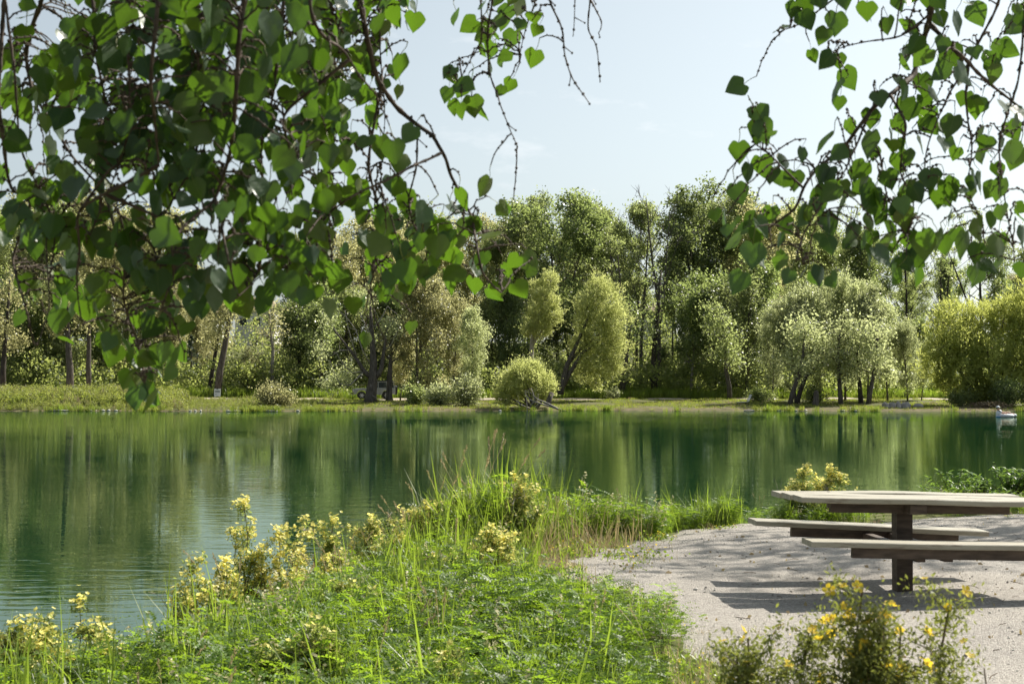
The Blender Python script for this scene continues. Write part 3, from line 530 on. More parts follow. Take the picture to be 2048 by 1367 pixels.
lean_tree([(640, 795), (642, 760), (640, 720), (648, 660), (650, 600)], 156, 0.3, 7, 'dark poplar trunk standing in the tall grass beyond the car', 'crown_dark', bark='bark_dark')
lean_tree([(1243, 790), (1246, 760), (1252, 720), (1258, 670), (1262, 620)], 156, 0.36, 9, 'stout grey trunk just behind the leaning yellow willow', 'crown_dark', 1200)
lean_tree([(1312, 790), (1306, 750), (1308, 700), (1316, 620), (1322, 540)], 158, 0.4, 10, 'straight dark trunk in the open gap of the wood', 'crown_dark', 1000, bark='bark_dark')
lean_tree([(1382, 788), (1384, 750), (1386, 720), (1390, 680)], 158, 0.2, 11, 'slim pale trunk in the tall grass behind the track', 'crown_poplar', 900, bark='bark_pale')
lean_tree([(1460, 800), (1458, 770), (1452, 740), (1450, 690), (1446, 640)], 146, 0.28, 12, 'curved grey trunk standing behind the lounge chair', 'crown_poplar', 2600)
for i, (a, b, dd) in enumerate(((1578, 1606, 134), (1592, 1622, 136), (1682, 1676, 135), (1722, 1716, 136), (1736, 1752, 134))):
    lean_tree([(a, 806), (a + (b-a)*0.25, 785), (a + (b-a)*0.7, 750), (b, 710), (b+4, 660)], dd, 0.26, 20 + i, ['leaning grey trunk beside the tree stump', 'leaning dark trunk crossing another one beside the tree stump', 'upright trunk in the silver poplar clump', 'thin upright trunk in the silver poplar clump', 'leaning trunk at the boulder end of the silver poplar clump'][i], 'crown_silver', 2000, bark='bark' if i % 2 == 0 else 'bark_dark')

# willows, lobes given by their outline
def willow(name, base, lobes, d, seed, label, leafm, n, trunk_r, bark='bark', leaf=(0.17, 0.045), limbs=None):
    x = xat(base[0], d); root = empty(name, (x, d, hz(x, d)), label, 'tree'); o = np.array(root.location); rng = np.random.default_rng(seed); W = MB()
    b = np.array(P(base[0], base[1], d)) - o; b[2] = -0.25; pts, ax = [], []; m2 = sum(l[2]**2 for l in lobes)
    for (px, py, rp, dy) in lobes:
        c = np.array(P(px, py, d + dy)) - o; rr = rp*d/FPX
        if limbs is None:
            mid = b*0.45 + c*0.55 + rng.normal(0, 0.2, 3); mid[2] = b[2]*0.5 + c[2]*0.5; W.tube([b + rng.normal(0, .12, 3)*[1, 1, 0], mid, c], [trunk_r, trunk_r*0.6, trunk_r*0.15], 6)
        k = int(n*rp**2/m2); u = rnd_unit(k, rng)
        rad = rr*(1 - np.abs(rng.normal(0, 0.2, (k, 1))) + 0.16*rng.exponential(1, (k, 1))*(rng.uniform(size=(k, 1)) < 0.25)); q = np.random.default_rng(seed + int(px))
        bump = 1 + 0.3*np.sin(u @ q.normal(0, 4, (3, 4)) + q.uniform(0, 6, 4)).sum(1, keepdims=True)*0.6
        pts.append(c + u*rad*bump*np.array([1, 1, 0.92])); ax.append(norm(u*0.8 + np.array([0, 0, 0.75])))
        for j in range(7):
            v = rnd_unit(1, rng)[0]; W.tube([c, c + v*rr*0.5, c + v*rr*0.92], [0.05, 0.03, 0.01], 3)
    for l in (limbs or []): W.tube([(np.array(P(px, py, d + dy)) - o) for px, py, dy, r in l], [r for _, _, _, r in l], 7)
    W.build('trunk', M[bark], root, True)
    link('crown', quads('crown', leafquads(np.concatenate(pts), leaf[0], leaf[1], rng, np.concatenate(ax), 0.55), M[leafm]), root); return root
willow('willow_shrub', (1070, 806), [(1052, 756, 38, 0), (1022, 768, 27, 0), (1080, 762, 28, 0.3), (1003, 788, 19, 0), (1098, 778, 19, 0.2), (1064, 738, 24, 0.4), (1040, 744, 24, -0.5), (1012, 800, 13, -0.6), (1085, 790, 14, -0.3), (1032, 790, 18, 0.8)], 129, 41, 'small round yellow willow leaning over the water at the far shore', 'crown_willow', 14000, 0.14, 'bark_dark', (0.13, 0.036))
willow('willow_tree', (1120, 784), [(1205, 600, 42, 0), (1175, 615, 30, 0.6), (1222, 640, 36, -0.4), (1190, 660, 42, 0), (1225, 690, 32, 0), (1200, 720, 36, -0.4), (1165, 690, 30, 0.8), (1225, 735, 22, 0), (1170, 740, 24, 0.5), (1198, 572, 26, 0.4), (1190, 765, 16, 0.3)], 143, 42, 'yellow green willow leaning over on two slanting trunks', 'crown_willow', 24000, 0.2, 'bark', (0.15, 0.042),
       limbs=[[(1120, 788, 0, 0.36), (1124, 770, 0, 0.3), (1134, 730, 0, 0.24), (1148, 700, 0, 0.19), (1170, 650, 0, 0.13), (1190, 600, 0, 0.05)], [(1122, 778, 0.1, 0.28), (1140, 745, 0, 0.22), (1165, 705, -0.2, 0.16), (1200, 680, 0, 0.06)], [(1134, 730, 0, 0.2), (1160, 700, 0.3, 0.12), (1220, 650, 0, 0.05)]])
willow('willow_tree', (1063, 770), [(1092, 600, 27, 0), (1075, 630, 24, 0.4), (1105, 630, 22, -0.3), (1085, 655, 24, 0), (1062, 660, 18, 0), (1098, 560, 20, 0.8), (1075, 575, 18, 1)], 150, 43, 'slim yellow green willow with a pale bare lower trunk', 'crown_willow', 11000, 0.2, 'bark_pale', (0.15, 0.042),
       limbs=[[(1063, 785, 0, 0.3), (1062, 730, 0, 0.26), (1064, 680, 0, 0.2), (1078, 630, 0, 0.12), (1092, 590, 0, 0.04)], [(1064, 690, 0, 0.16), (1085, 660, 0, 0.08), (1105, 630, 0, 0.03)]])
willow('willow_tree', (1965, 800), [(1905, 640, 44, 0), (1960, 650, 46, 1), (1885, 690, 40, -0.6), (1930, 690, 44, -0.5), (1975, 700, 40, -1), (2010, 625, 46, 1.5), (2040, 660, 46, 0.8), (2060, 610, 46, 1.5), (1880, 735, 34, 0), (1920, 740, 40, -1), (1985, 745, 40, -1), (2035, 720, 44, 0), (2080, 680, 50, 1), (1945, 775, 32, -0.8), (1990, 785, 30, -1), (2040, 775, 40, -0.4), (2090, 750, 50, 0), (1890, 765, 22, 0), (2110, 640, 50, 1)], 133, 44, 'large spreading yellow green willow by the dry brush pile', 'crown_willow_green', 52000, 0.22, 'bark_dark', (0.16, 0.05))
# spruces
def spruce(px, d, py, seed, label, w=0.3):
    x = xat(px, d); H = ztop(py, d) - hz(x, d); rng = np.random.default_rng(seed); W = MB(); W.tube([(0, 0, -0.2), (0, 0, H*0.5), (0, 0, H)], [0.05 + H*0.012, 0.03 + H*0.006, 0.01], 6); pts, ax = [], []
    for k in range(int(H*9)):
        z = H*(0.04 + 0.95*(k + rng.uniform())/(H*9)); L = (H - z)*w*rng.uniform(0.75, 1.15) + 0.1; a = rng.uniform(0, 6.28); u = rng.uniform(0.1, 1, 34)[:, None]
        dr = np.array([math.cos(a), math.sin(a), -0.18]); pts.append(np.array([0, 0, z]) + dr*L*u + np.array([0, 0, 0.16*L])*u**2 + rng.normal(0, 0.07, (34, 3))); ax.append(np.repeat(dr[None], 34, 0))
        W.tube([(0, 0, z), np.array([0, 0, z]) + dr*L*0.95 + np.array([0, 0, 0.14*L])], [0.02, 0.006], 3)
    put('spruce_tree', x, d, tree_meshes(W, leafquads(np.concatenate(pts), 0.13, 0.035, rng, np.concatenate(ax), 0.7), M['bark_dark'], M['needle'], 'spruce'), label, 'tree')
spruce(383, 160, 668, 51, 'dark spruce standing between the weedy bank and the notice board', 0.34)
spruce(487, 166, 712, 52, 'small dark spruce behind the notice board', 0.38)
spruce(515, 162, 742, 53, 'very small spruce near the pale round bush', 0.42)
spruce(1560, 172, 640, 54, 'dark spruce hidden among the poplars behind the lounge chair', 0.3)
# shrubs on the far bank
def bush(px, d, py, wpx, seed, label, mt='shrub', n=2600, leaf=0.12, name='shrub', nst=14):
    x = xat(px, d); H = ztop(py, d) - hz(x, d); w = wpx/2*d/FPX; rng = np.random.default_rng(seed); W = MB(); C = []
    for k in range(nst):
        a = rng.uniform(0, 6.28); r = math.sqrt(rng.uniform())*w*0.85; e = np.array([math.cos(a)*r, math.sin(a)*r*0.8, H*math.sqrt(max(0.1, 1 - (r/w)**2))*rng.uniform(0.75, 1.0)])
        W.tube([(e[0]*0.1, e[1]*0.1, -0.1), e*[0.5, 0.5, 0.6], e], [0.035, 0.022, 0.008], 4)
        for f in (0.35, 0.55, 0.75, 0.95): C.append(e*[0.3 + 0.7*f, 0.3 + 0.7*f, f])
    C = np.array(C); k = rng.integers(0, len(C), n)
    put(name, x, d, [('stem', W.mesh('stem', M['bark_dark'])), ('foliage', quads('foliage', leafquads(C[k] + rng.normal(0, min(w, H)*0.17, (n, 3)), leaf*0.65, leaf*0.5, rng), M[mt]))], label, 'shrub')
bush(548, 130, 768, 92, 61, 'pale round bush with reeds at its foot beside the notice board', 'crown_olive', 5200)
bush(505, 158, 690, 70, 62, 'tall pale willow bush in front of the white house', 'crown_olive', 4200, 0.16)
bush(880, 131, 765, 70, 63, 'leafy bush overhanging the water near the round willow', 'crown_silver', 2600, 0.14)
bush(930, 132, 750, 80, 64, 'pale leafed bush on the bank beside the round willow', 'crown_silver', 3000, 0.14)
bush(1225, 148, 776, 40, 65, 'small pale shrub under the leaning yellow willow', 'crown_silver', 900)
bush(830, 134, 762, 60, 66, 'leafy bush next to the old grey tree', 'crown_poplar', 2200, 0.14)
bush(2010, 129, 752, 90, 67, 'dark green bush below the large willow', 'crown_dark', 3400, 0.13)
bush(2075, 129, 750, 100, 68, 'dark bush at the shore beyond the large willow', 'crown_dark', 3000, 0.13)
bush(1925, 131, 775, 70, 69, 'low green bush between the dirt track and the brush pile', 'crown_poplar', 2200, 0.12)
bush(1630, 138, 770, 90, 70, 'undergrowth bush at the foot of the silver poplars', 'crown_poplar', 2000, 0.12)
bush(1520, 140, 776, 80, 71, 'low leafy bush behind the lounge chair', 'crown_poplar', 2200, 0.12)
# dense undergrowth between the trunks reads as one mass
rng = np.random.default_rng(77); C, S = [], []
for k in range(1500):
    px = rng.uniform(-150, 2200); d = rng.uniform(160, 215); x = xat(px, d); top = rng.uniform(0.6, 1)*(4.2 + (d - 160)*0.05)*rng.uniform(0.5, 1.3)
    if 395 < px < 415: top *= 0.3
    C.append((x, d, hz(x, d) + top*rng.uniform(0.2, 0.9))); S.append(rng.uniform(0.6, 1.5))
for k in range(700):
    px = rng.uniform(-120, 2150); d = rng.uniform(153, 164); x = xat(px, d)
    if 395 < px < 420 or 690 < px < 800: continue
    C.append((x, d, hz(x, d) + rng.uniform(0.3, 3.4))); S.append(rng.uniform(0.5, 1.0))
C, S = np.array(C), np.array(S); k = rng.integers(0, len(C), 125000)
tag(link('undergrowth', quads('undergrowth', leafquads(C[k] + rng.normal(0, 0.6, (125000, 3))*S[k][:, None]*[1.3, 1, 0.9], 0.16, 0.12, rng), M['understory'])), 'dark undergrowth filling the far wood between the trunks', kind='stuff')

# ------------------------------------------------------------------ houses beyond the wood
def house(name, px0, px1, py_eave, py_bot, py_ridge, d, depth, wallm, roofm, label, wins, hip=True):
    x0, x1 = xat(px0, d), xat(px1, d); ze, zb, zr = ztop(py_eave, d), ztop(py_bot, d), ztop(py_ridge, d); cx = (x0+x1)/2; w = x1-x0
    root = empty(name, (cx, d, zb), label, 'house'); h = ze - zb
    g = hz(cx, d + depth/2) - 1.0 - zb
    MB().box((0, depth/2, (h + g)/2), (w, depth, h - g)).build('wall', M[wallm], root)
    e = 0.5; a = w/2 + e; hy = depth/2; k = (w*0.25 if hip else -e)
    V = [(-a, -e, h), (a, -e, h), (a, depth+e, h), (-a, depth+e, h), (-a + (k+e), hy, h + zr - ze), (a - (k+e), hy, h + zr - ze), (-a, -e, h-0.22), (a, -e, h-0.22), (a, depth+e, h-0.22), (-a, depth+e, h-0.22)]
    MB().add(V, [(0, 1, 5, 4), (1, 2, 5), (2, 3, 4, 5), (3, 0, 4), (6, 9, 8, 7), (0, 6, 7, 1), (1, 7, 8, 2), (2, 8, 9, 3), (3, 9, 6, 0)]).build('roof', M[roofm], root)
    for (u, v, ww, hh) in wins:
        f = MB(); cxw, czw = -w/2 + u*w, v*h
        for s in (-1, 1): f.box((cxw + s*ww/2, -0.03, czw), (0.12, 0.12, hh + 0.12)); f.box((cxw, -0.03, czw + s*hh/2), (ww - 0.12, 0.12, 0.12))
        fo = f.build('window', M['white'], root); MB().box((cxw, -0.01, czw), (ww - 0.12, 0.06, hh - 0.12)).build('pane', M['glass'], fo)
    return root
house('house', 470, 548, 616, 712, 592, 232, 9, 'house_white', 'roof_brown', 'white walled house with a brown eave glimpsed through the wood', [(0.2, 0.72, 1.3, 1.3), (0.55, 0.72, 1.3, 1.3), (0.55, 0.25, 1.5, 1.4)])
house('house', 385, 428, 625, 700, 590, 250, 8, 'house_grey', 'roof_brown', 'grey house beside the white house beyond the wood', [(0.3, 0.7, 1.2, 1.2), (0.7, 0.7, 1.2, 1.2)])
house('house', 1262, 1345, 622, 690, 604, 236, 8, 'house_white', 'roof_brown', 'pale house seen through the open gap beside the dead tree', [(0.15, 0.72, 1.2, 1.5), (0.5, 0.72, 1.4, 1.5), (0.85, 0.72, 1.2, 1.5)])
house('shed', 178, 238, 727, 752, 712, 186, 4, 'dark_wood', 'house_tan', 'low dark shed with a tan roof behind the weedy bank', [])
# parked car
def parked_car():
    d = PATH_Y(-14) + 0.4; root = empty('parked_car', (xat(748, d), d, hz(xat(748, d), d) + 0.03), 'silver boxy off road car parked on the track behind the old grey tree', 'car'); root.rotation_euler.z = math.radians(8)
    def prof(pts, w, m, nm, y0=0.0):
        n = len(pts); V = [(x, -w/2 + y0, z) for x, z in pts] + [(x, w/2 + y0, z) for x, z in pts]
        return MB().add(V, [tuple(range(n)), tuple(range(2*n-1, n-1, -1))] + [(i, i+n, (i+1) % n + n, (i+1) % n) for i in range(n)]).build(nm, M[m], root)
    b = prof([(-2.1, 0.5), (-2.1, 0.95), (-2.05, 1.06), (-0.75, 1.12), (2.1, 1.12), (2.12, 0.5), (1.75, 0.5), (1.65, 0.78), (1.45, 0.88), (1.05, 0.88), (0.88, 0.78), (0.78, 0.45), (-0.75, 0.45), (-0.85, 0.78), (-1.02, 0.88), (-1.45, 0.88), (-1.65, 0.78), (-1.75, 0.5)], 1.72, 'car_silver', 'body')
    bv = b.modifiers.new('edge', 'BEVEL'); bv.width = 0.04; bv.segments = 2
    prof([(-0.75, 1.121), (-0.42, 1.78), (2.0, 1.8), (2.1, 1.121)], 1.6, 'car_silver', 'cabin')
    prof([(-0.5, 1.801), (-0.42, 1.86), (1.98, 1.87), (2.06, 1.801)], 1.62, 'black', 'roof')
    for pts in ([(-0.55, 1.17), (-0.32, 1.7), (0.35, 1.71), (0.35, 1.17)], [(0.43, 1.17), (0.43, 1.71), (1.2, 1.72), (1.2, 1.17)], [(1.28, 1.17), (1.28, 1.72), (1.9, 1.72), (1.96, 1.17)]): prof(pts, 1.614, 'glass', 'window')
    V = [(-0.772, -0.7, 1.16), (-0.772, 0.7, 1.16), (-0.46, 0.66, 1.74), (-0.46, -0.66, 1.74)]; MB().add(V, [(0, 3, 2, 1)]).build('windscreen', M['glass'], root)
    MB().box((-2.2, 0, 0.56), (0.2, 1.76, 0.2)).build('bumper', M['black'], root); MB().box((2.2, 0, 0.56), (0.18, 1.7, 0.2)).build('bumper', M['black'], root)
    g = MB().box((-2.11, 0, 0.85), (0.03, 0.8, 0.3)).build('grille', M['black'], root)
    MB().tube([(2.12, 0, 1.0), (2.34, 0, 1.0)], 0.38, 16).build('spare_wheel', M['black'], root)
    for sy in (-1, 1):
        MB().tube([(-2.1, sy*0.6, 0.86), (-2.14, sy*0.6, 0.86)], 0.12, 12).build('headlight', M['lamp_glass'], root)
        MB().box((-0.55, sy*0.93, 1.2), (0.1, 0.18, 0.16)).build('mirror', M['black'], root)
        for xx in (-1.25, 1.25):
            w = MB().tube([(xx, sy*0.64, 0.4), (xx, sy*0.66, 0.4), (xx, sy*0.88, 0.4), (xx, sy*0.9, 0.4)], [0.37, 0.41, 0.41, 0.37], 22).build('tyre', M['black'], root)
            r = MB().tube([(xx, sy*0.86, 0.4), (xx, sy*0.905, 0.4)], [0.07, 0.07], 10)
            for k in range(6): a = k*math.pi/3; r.box((xx + math.cos(a)*0.13, sy*0.9, 0.4 + math.sin(a)*0.13), (0.2, 0.03, 0.07), 0, Matrix.Rotation(-a, 4, 'Y'))
            r.build('rim', M['rim'], w)
parked_car()
# notice board, marker, lounge chair
def notice():
    d = 147.0; x = xat(435, d); root = empty('notice_board', (x, d, hz(x, d) + 0.12), 'white notice board with dark lettering below the leaning poplar', 'sign')
    MB().box((0, 0, 0.62), (0.64, 0.05, 0.76)).build('panel', M['white'], root)
    for s in (-1, 1): MB().box((s*0.26, 0.09, 0.2), (0.05, 0.05, 0.95)).build('leg', M['white'], root)
    MB().box((0, -0.035, 0.97), (0.16, 0.02, 0.06)).build('clip', M['ink'], root)
    t = MB(); rng = np.random.default_rng(3)
    for z, hh in ((0.78, 0.075), (0.68, 0.075), (0.46, 0.03)):
        xx = -0.24
        while xx < (0.22 if hh > 0.05 else -0.05):
            w = rng.uniform(0.03, 0.065); t.box((xx + w/2, -0.0275, z), (w, 0.004, hh*rng.uniform(0.8, 1))); xx += w + (0.012 if rng.uniform() > 0.2 else 0.04)
    t.build('lettering', M['ink'], root)
notice()
d = 140.0; x = xat(818, d); r = empty('marker_post', (x, d, hz(x, d)), 'small red marker among the leaves beside the old grey tree', 'marker')
MB().tube([(0, 0, -0.2), (0, 0, 1.75)], 0.035, 6).build('post', M['bark_dark'], r)
MB().box((0, -0.05, 1.58), (0.32, 0.04, 0.34)).build('plate', M['red'], r)
def lounge():
    d = 131.5; x = xat(1490, d); root = empty('lounge_chair', (x, d, hz(x, d)), 'white lounge chair with a raised back on the far bank', 'chair'); root.rotation_euler.z = math.radians(14)
    fr = MB()
    for s in (-1, 1): fr.tube([(-0.75, s*0.3, 0.3), (0.25, s*0.3, 0.32), (0.55, s*0.3, 0.95)], 0.025, 6)
    fr.build('frame', M['black'], root)
    for i in range(7): MB().box((-0.7 + i*0.14, 0, 0.345), (0.1, 0.56, 0.03)).build('slat', M['white'], root)
    for i in range(5): MB().box((0.31 + i*0.055, 0, 0.46 + i*0.12), (0.03, 0.56, 0.09), 0, Matrix.Rotation(0.43, 4, 'Y')).build('slat', M['white'], root)
    for sx in (-0.6, 0.2):
        for s in (-1, 1): MB().tube([(sx, s*0.3, 0.31), (sx - 0.05, s*0.32, -0.05)], 0.022, 6).build('leg', M['black'], root)
lounge()
# stones, driftwood, stump, brush along the far shore
rng = np.random.default_rng(31)
for i, (px, w, h) in enumerate(((1770, 0.3, 0.5), (1783, 0.34, 0.42), (1796, 0.36, 0.5), (1810, 0.42, 0.4), (1834, 0.5, 0.32))):
    d = 127.6; x = xat(px, d); o = MB().blob((0, 0, 0.12), (w, 0.5, h), 0, 60 + i, 0.3, 2).build('boulder', M['rock'], None, False, (x, d, hz(x, d)))
    tag(o, ['upright grey boulder at the end of the shore boulder row', 'small grey boulder second in the shore boulder row', 'pointed grey boulder in the middle of the shore boulder row', 'wide grey boulder in the shore boulder row', 'pale rounded boulder standing apart from the shore boulder row'][i], 'boulder', 'boulders at the far shore')
for i, px in enumerate((100, 112, 182, 190, 204, 216, 232, 386, 396, 410, 467, 600, 662, 1000, 1128, 1560, 1592, 1612, 1680, 1704)):
    x = xat(px, 125.5); d = float(farshore(np.array(x))) + 0.1; o = MB().blob((0, 0, 0.03), (rng.uniform(0.08, 0.24), 0.12, rng.uniform(0.06, 0.11)), 0, 90 + i, 0.3, 1).build('stone', M['rock'], None, True, (x, d, WATER + 0.02))
    o.data.materials[0] = M['stone_pale']
    tag(o, 'small pale stone at the water line of the far shore', 'stone', 'stones at the far water line')
for i, (px, L, lab) in enumerate(((480, 1.0, 'pale driftwood plank lying in front of the notice board'), (543, 1.5, 'long thin driftwood log below the pale round bush'), (1500, 0.9, 'short driftwood log below the lounge chair'), (115, 1.6, 'thin bleached log below the weedy bank'))):
    x = xat(px, 125); d = float(farshore(np.array(x))) + 0.05; tag(MB().tube([(-L/2, 0.1, 0), (0, 0, 0.03), (L/2, 0.05, 0)], [0.04, 0.06, 0.05], 8).build('driftwood_log', M['stone_pale'], None, True, (x, d, WATER + 0.05)), lab, 'log')
d = 133.0; x = xat(1631, d); tag(MB().tube([(0, 0, -0.2), (0, 0, 0.1), (0.05, 0, 0.9), (0.06, 0, 1.25), (0.02, 0, 1.38)], [0.42, 0.3, 0.24, 0.22, 0.1], 10).build('tree_stump', M['bark'], None, True, (x, d, hz(x, d))), 'grey broken tree stump at the edge of the silver poplar clump', 'stump')
def dead_branches():
    d = 126.5; x = xat(1080, d); root = empty('fallen_branch', (x, d, hz(x, d)), 'tangle of bleached fallen branches under the round willow', 'branch'); o = np.array(root.location); q = np.random.default_rng(4)
    def L(px, py, dd=d): return np.array(P(px, py, dd)) - o
    for pts, r in (([(1122, 819), (1100, 812), (1078, 806), (1062, 800), (1050, 788)], 0.1), ([(1118, 818), (1095, 806), (1075, 798), (1066, 790)], 0.09), ([(1062, 814), (1064, 806), (1070, 804), (1076, 802)], 0.06), ([(1055, 822), (1053, 800), (1050, 780)], 0.05), ([(1060, 816), (1040, 808), (1032, 800)], 0.05), ([(1070, 800), (1066, 785), (1062, 775)], 0.05)):
        p = [L(a, b, d - 0.6 + q.uniform(-.5, .5)) for a, b in pts]; m = MB().tube(p, np.linspace(r, r*0.3, len(p)), 6)
        for k in range(3): j = q.integers(1, len(p)); m.tube(bend(p[j], q.normal(0, 1, 3), q.uniform(0.3, 0.9), 3, q, 0.2, 0.3), np.linspace(r*0.35, 0.008, 4), 4)
        m.build('limb', M['bark_pale'], root, True)
    MB().tube([L(1095, 812, d + 1), L(1098, 800, d + 1), L(1104, 785, d + 1.2)], [0.3, 0.24, 0.2], 8).build('stub', M['bark'], root, True)
dead_branches()
d = 126.8; x = xat(1980, d); root = empty('brush_pile', (x, d, hz(x, d)), 'heap of dry brown brush at the shore below the large willow', 'brush'); q = np.random.default_rng(6); m = MB()
for k in range(60): m.tube(bend((q.uniform(-1.2, 1.2), q.uniform(-.5, .5), 0), (q.normal(), q.normal()*.5, 0.45), q.uniform(0.6, 1.4), 3, q, -0.4, 0.3), np.linspace(0.03, 0.01, 4), 4)
m.build('twigs', M['twig_mid'], root); link('dry_leaf_litter', quads('dry_leaf_litter', leafquads(q.normal(0, 1, (500, 3))*[0.7, 0.3, 0.16] + [0, 0, 0.25], 0.1, 0.06, q), M['weed_dry']), root)['kind'] = 'stuff'
# float and bather
def bather():
    d = 106.0; c = np.array(P(2011, 833, d)); c[2] = WATER
    root = empty('pool_float', tuple(c), 'white and blue inflatable float drifting near the large willow', 'float')
    def ring(cx, rx, ry, r, m, nm, z=0.1, a0=0, a1=6.2832):
        n = 26; a = np.linspace(a0, a1, n); MB().tube([(cx + math.cos(t)*rx, math.sin(t)*ry, z) for t in a], r, 8).build(nm, M[m], root, True)
    ring(-0.02, 0.52, 0.42, 0.13, 'white', 'ring'); MB().blob((-0.03, 0, 0.0), (0.5, 0.4, 0.06), 0, 2, 0.02, 2).build('floor_mat', M['blue'], root, True)
    MB().blob((-0.5, 0, 0.24), (0.17, 0.34, 0.24), 0, 3, 0.05, 2).build('backrest', M['white'], root, True); MB().blob((-0.52, -0.05, 0.03), (0.2, 0.36, 0.07), 0, 5, 0.02, 2).build('backrest_base', M['blue'], root, True)
    MB().blob((0.66, 0, 0.12), (0.14, 0.26, 0.13), 0, 4, 0.05, 2).build('footrest', M['white'], root, True)
    p = empty('person', (c[0] - 0.3, c[1] - 0.02, WATER + 0.1), 'person in a white hat and light shirt lying back on the float', 'person')
    def skin(nm, vs, es, rs, m):
        me = bpy.data.meshes.new(nm); me.from_pydata(vs, es, []); me.materials.append(M[m]); o = link(nm, me, p); md = o.modifiers.new('skin', 'SKIN'); o.data.skin_vertices[0].data[0].use_root = True
        for v, r in zip(o.data.skin_vertices[0].data, rs): v.radius = (r, r)
        su = o.modifiers.new('sub', 'SUBSURF'); su.levels = su.render_levels = 2; return o
    skin('body', [(0.1, 0, 0.1), (-0.08, 0, 0.22), (-0.2, 0, 0.38), (-0.24, 0, 0.47), (-0.24, 0, 0.57), (0.45, 0.09, 0.24), (0.8, 0.1, 0.12), (0.9, 0.1, 0.2), (0.45, -0.09, 0.24), (0.8, -0.1, 0.12), (0.9, -0.1, 0.2), (-0.18, 0.18, 0.36), (-0.02, 0.28, 0.22), (0.15, 0.3, 0.26), (-0.18, -0.18, 0.36), (-0.02, -0.28, 0.22), (0.15, -0.3, 0.26)],
         [(0, 1), (1, 2), (2, 3), (3, 4), (0, 5), (5, 6), (6, 7), (0, 8), (8, 9), (9, 10), (2, 11), (11, 12), (12, 13), (2, 14), (14, 15), (15, 16)], [0.14, 0.14, 0.13, 0.055, 0.1, 0.075, 0.05, 0.035, 0.075, 0.05, 0.035, 0.055, 0.042, 0.03, 0.055, 0.042, 0.03], 'skin')
    skin('shirt', [(0.02, 0, 0.15), (-0.08, 0, 0.23), (-0.2, 0, 0.39), (-0.17, 0.19, 0.37), (-0.06, 0.27, 0.25), (-0.17, -0.19, 0.37), (-0.06, -0.27, 0.25)], [(0, 1), (1, 2), (2, 3), (3, 4), (2, 5), (5, 6)], [0.16, 0.16, 0.15, 0.075, 0.065, 0.075, 0.065], 'white')
    h = MB().tube([(-0.24, 0, 0.59), (-0.24, 0, 0.605)], 0.2, 16); h.tube([(-0.24, 0, 0.6), (-0.24, 0, 0.68), (-0.24, 0, 0.71)], [0.12, 0.11, 0.05], 12); h.build('hat', M['white'], p, True)
bather()

# ------------------------------------------------------------------ far bank plants
def tuft(seed, n, h, w, m, spread=0.1, lean=0.35, curl=0.35, seg=3):
    q = np.random.default_rng(seed); V = []
    for k in range(n):
        a = q.uniform(0, 6.28); b = np.array([q.normal(0, spread), q.normal(0, spread), -0.02]); d = np.array([math.cos(a), math.sin(a), 0])*abs(q.normal(0, lean)); L = h*q.uniform(0.55, 1.1); s = np.array([-math.sin(a), math.cos(a), 0])
        p = [b + d*L*t*(0.4 + curl*t*1.6) + np.array([0, 0, L*t*(1 - curl*0.45*t*t*min(1, np.linalg.norm(d)*2))]) for t in np.linspace(0, 1, seg+1)]; ww = w*q.uniform(0.6, 1.2)*np.array([0.7, 1, 0.75, 0.08][:seg+1] if seg == 3 else np.linspace(1, 0.08, seg+1))
        for i in range(seg): V.append([p[i] - s*ww[i], p[i] + s*ww[i], p[i+1] + s*ww[i+1], p[i+1] - s*ww[i+1]])
    return quads('tuft', np.array(V), m)
def weed(seed, n, h, m, leaf=0.07, spread=0.16):
    q = np.random.default_rng(seed); pts = []
    for k in range(n//8):
        e = np.array([q.normal(0, spread), q.normal(0, spread), h*q.uniform(0.6, 1.1)])
        for f in np.linspace(0.15, 1, 8): pts.append(e*[0.4 + 0.6*f, 0.4 + 0.6*f, f] + q.normal(0, 0.045, 3))
    return quads('weed', leafquads(np.array(pts), leaf, leaf*0.5, q, (0, 0, 1), 0.25), m)
TF = [tuft(1, 16, 0.2, 0.012, M['grass_far'], 0.14), tuft(2, 16, 0.14, 0.012, M['grass_far'], 0.16), tuft(3, 26, 0.95, 0.02, M['grass'], 0.2, 0.2), tuft(4, 26, 0.75, 0.02, M['grass_far'], 0.2, 0.25),
      weed(5, 90, 0.85, M['weed_far']), weed(6, 90, 0.6, M['weed_far']), weed(7, 70, 0.8, M['weed_dry'], 0.05), weed(8, 100, 0.7, M['grass_far']), tuft(9, 14, 0.25, 0.012, M['straw'], 0.15)]
q = np.random.default_rng(12); n = 26000; x = q.uniform(-62, 62, n); t = q.uniform(0.3, 46, n)**1.0; y = farshore(x) + t; pth = np.abs(y - (148.5 + 0.8*np.sin(x*0.07)))
idx = np.where(y > 151.5, q.choice([2, 2, 3], n), q.choice([0, 0, 1, 8], n, p=[.4, .2, .3, .1])); sc = q.uniform(0.7, 1.3, n)
lw = (x < -17.5) & (y < 148); pp = q.uniform(size=n); idx = np.where(lw, np.where(pp < 0.36, 4, np.where(pp < 0.62, 5, np.where(pp < 0.74 + 0.16*np.sin(x*0.6)*np.sin(t*0.5), 6, 7))), idx)
lw2 = lw & (CX + FPX*x/y < 375); sc = np.where(lw & ~lw2, sc*0.42, sc); sc = np.where(lw & (t < 3), sc*0.6, sc)
bare = (x > -13) & (x < 40) & (t < 5) & (q.uniform(size=n) < 0.5); bare |= (x > -13) & (t < 20) & (np.sin(x*0.5 + 1)*np.sin(t*0.45) > 0.35)
keep = (pth > 2.3) & ~bare & ~((t > 30) & (q.uniform(size=n) < 0.5)); x, y, idx, sc = x[keep], y[keep], idx[keep], sc[keep]
